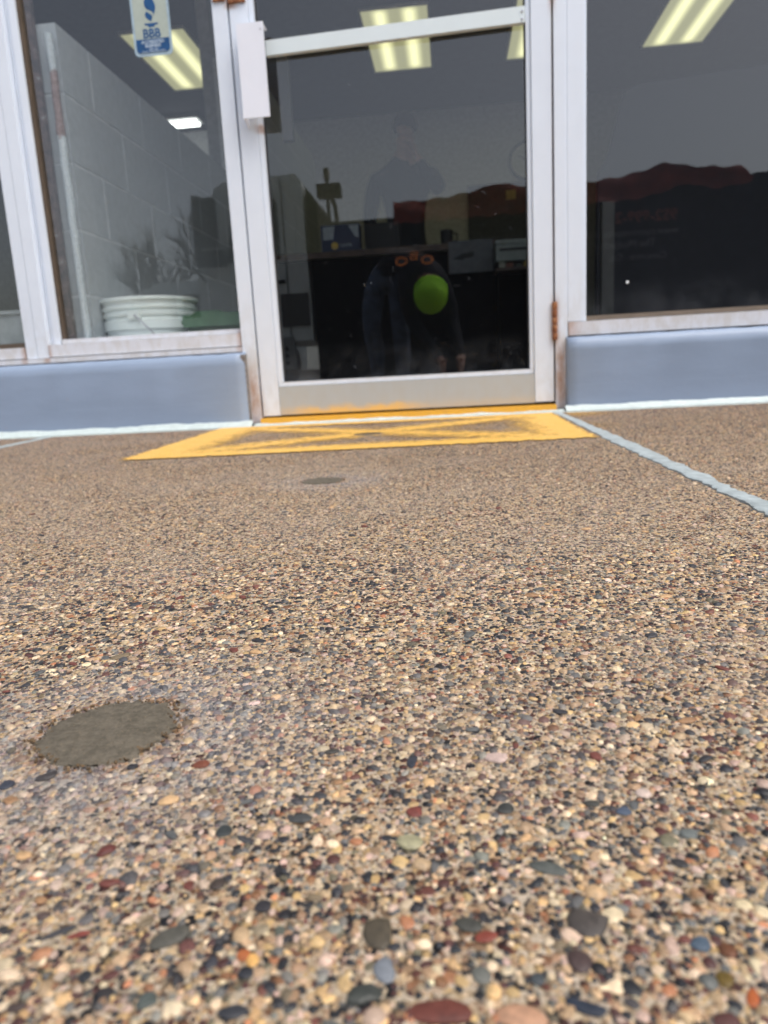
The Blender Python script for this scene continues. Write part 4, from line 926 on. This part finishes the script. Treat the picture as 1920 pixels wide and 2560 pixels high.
# rolled red tarp lying along the body
bm = bmesh.new(); rg = random.Random(3); rows = []
tops = [(-.60, 2.03), (-.2, 2.02), (.25, 2.055), (.55, 2.12), (1.0, 2.06), (1.6, 2.07), (2.0, 2.13), (2.39, 2.21), (2.7, 2.13), (3.0, 2.12), (3.2, 2.11), (3.30, 2.0)]
bots = [(-.60, 1.77), (.25, 1.79), (.82, 1.80), (1.6, 1.83), (2.1, 1.86), (2.4, 1.92), (2.64, 1.985), (2.85, 1.92), (3.0, 1.91), (3.30, 1.94)]
for i in range(91):
    x = -.60+3.90*i/90; zt_ = float(np.interp(x, *zip(*tops))); zb = float(np.interp(x, *zip(*bots))); wob = .018*math.sin(x*7)+.012*math.sin(x*17+1)
    row = []
    for k in range(12):
        a = k/11; zz = zb+(zt_-zb)*min(1, a*1.35); yy = -6.33-wob-.04*math.sin(a*3.1+x*3)+.03*math.sin(a*9+x*5) if a < .75 else -6.36-(a-.75)*1.6
        row.append(bm.verts.new((x, yy, zz+.01*math.sin(x*23+a*6))))
    rows.append(row)
for a, b in zip(rows, rows[1:]):
    for k in range(11): bm.faces.new((a[k], b[k], b[k+1], a[k+1]))
bmesh.ops.solidify(bm, geom=bm.faces[:], thickness=.012)
link('tarp', bm_mesh(bm, 'tarp', True), basic('red_tarp', (.46, .085, .05, 1), .6, 0, .25, 5), t)
M_TXO = basic('orange_lettering', (.30, .07, .03, 1), .6); M_TXG = basic('grey_lettering', (.28, .28, .28, 1), .6)
text('lettering', '952-898-2', .165, (2.56, -6.396, 1.675), FACE_SHOP, M_TXO, t, .002, 'LEFT', .004)
text('lettering', 'www.concretepros.com', .105, (2.57, -6.396, 1.515), FACE_SHOP, M_TXG, t, .002, 'LEFT')
text('lettering', 'The', .115, (2.33, -6.396, 1.395), FACE_SHOP, M_TXG, t, .002, 'LEFT'); text('lettering', 'Mudjackers', .115, (2.12, -6.396, 1.395), FACE_SHOP, M_TXG, t, .002, 'LEFT')
text('lettering', 'Concrete', .105, (2.45, -6.396, 1.255), FACE_SHOP, M_TXG, t, .002, 'LEFT'); text('lettering', 'Co.', .105, (1.97, -6.396, 1.255), FACE_SHOP, M_TXG, t, .002, 'LEFT')
mt = tube('mast', [(-1.40, -6.7, 1.86), (-1.40, -6.7, 2.48)], .022, M_TBLACK, t, 10); tube('mast_prop', [(-1.30, -6.7, 1.86), (-1.32, -6.7, 2.10), (-1.38, -6.7, 2.26)], .026, M_TBLACK, mt, 10)
box('mast_head', -1.52, -1.24, -6.80, -6.62, 2.20, 2.34, M_TBLACK, mt, .04, 3); box('mast_lamp', -1.43, -1.37, -6.74, -6.66, 2.40, 2.52, basic('amber_lens', (.12, .11, .05, 1), .3), mt, .01)
# white van further off
t = thing('parked_van', 'white van parked far behind, reflected in the left window', 'van', (-5.2, -13, GZ))
vp = [(-8.6, .25), (-8.65, .95), (-8.3, 1.15), (-7.6, 1.30), (-6.3, 2.02), (-5.9, 2.15), (-3.2, 2.15), (-3.0, 1.95), (-2.95, .25)]
prism('shell', vp, 'y', -14.4, -12.55, M_TWHITE, t, .08, 3); prism('side_window', [(-7.0, 1.42), (-6.35, 1.85), (-5.6, 1.88), (-5.6, 1.42)], 'y', -12.548, -12.535, M_TWIN, t); prism('side_window', [(-5.45, 1.42), (-5.45, 1.88), (-3.6, 1.88), (-3.6, 1.42)], 'y', -12.548, -12.535, M_TWIN, t)
for xw in (-7.6, -4.0): wheel(t, xw, -12.72, .34, .22); wheel(t, xw, -14.2, .34, .22)
# bare trees
M_BARK = basic('grey_bark', (.06, .05, .045, 1), .9)
def tree(x, y, h, seed, label):
    rg = random.Random(seed); t = thing('bare_tree', label, 'tree', (x, y, -.24), 'bare trees beyond the lot')
    tr = bmesh.new(); cr_ = bmesh.new()
    p0 = Vector((x, y, -.24)); p1 = p0+Vector((rg.uniform(-.2, .2), 0, h*.35)); tube_bm([p0, (p0+p1)/2, p1], [h*.04, h*.03, h*.026], 8, tr)
    def grow(p, d, L, r, lv):
        e = p+d*L; m = (p+e)/2+Vector((rg.uniform(-1, 1), rg.uniform(-1, 1), rg.uniform(-1, 1)))*L*.06
        tube_bm([p, m, e], [r, r*.85, r*.65], 4 if lv > 1 else 6, cr_, False)
        if lv >= 4: return
        for _ in range(3 if lv < 3 else 2):
            nd = (d+Vector((rg.uniform(-1, 1), rg.uniform(-1, 1), rg.uniform(-.2, .7)))*.75).normalized(); grow(p+(e-p)*rg.uniform(.55, 1), nd, L*rg.uniform(.6, .82), r*.6, lv+1)
    for _ in range(4): grow(p1, Vector((rg.uniform(-.7, .7), rg.uniform(-.7, .7), 1)).normalized(), h*.26, h*.019, 0)
    link('trunk', bm_mesh(tr, 'trunk', True), M_BARK, t); link('crown', bm_mesh(cr_, 'crown', True), M_BARK, t)
tree(-11.5, -27, 6.5, 1, 'bare tree reflected beside the bucket, leftmost of three'); tree(-9.2, -28, 7.4, 2, 'bare tree reflected behind the van roof, middle of three'); tree(-7.3, -30, 7.0, 3, 'bare tree reflected near the truck mirror, rightmost of three')
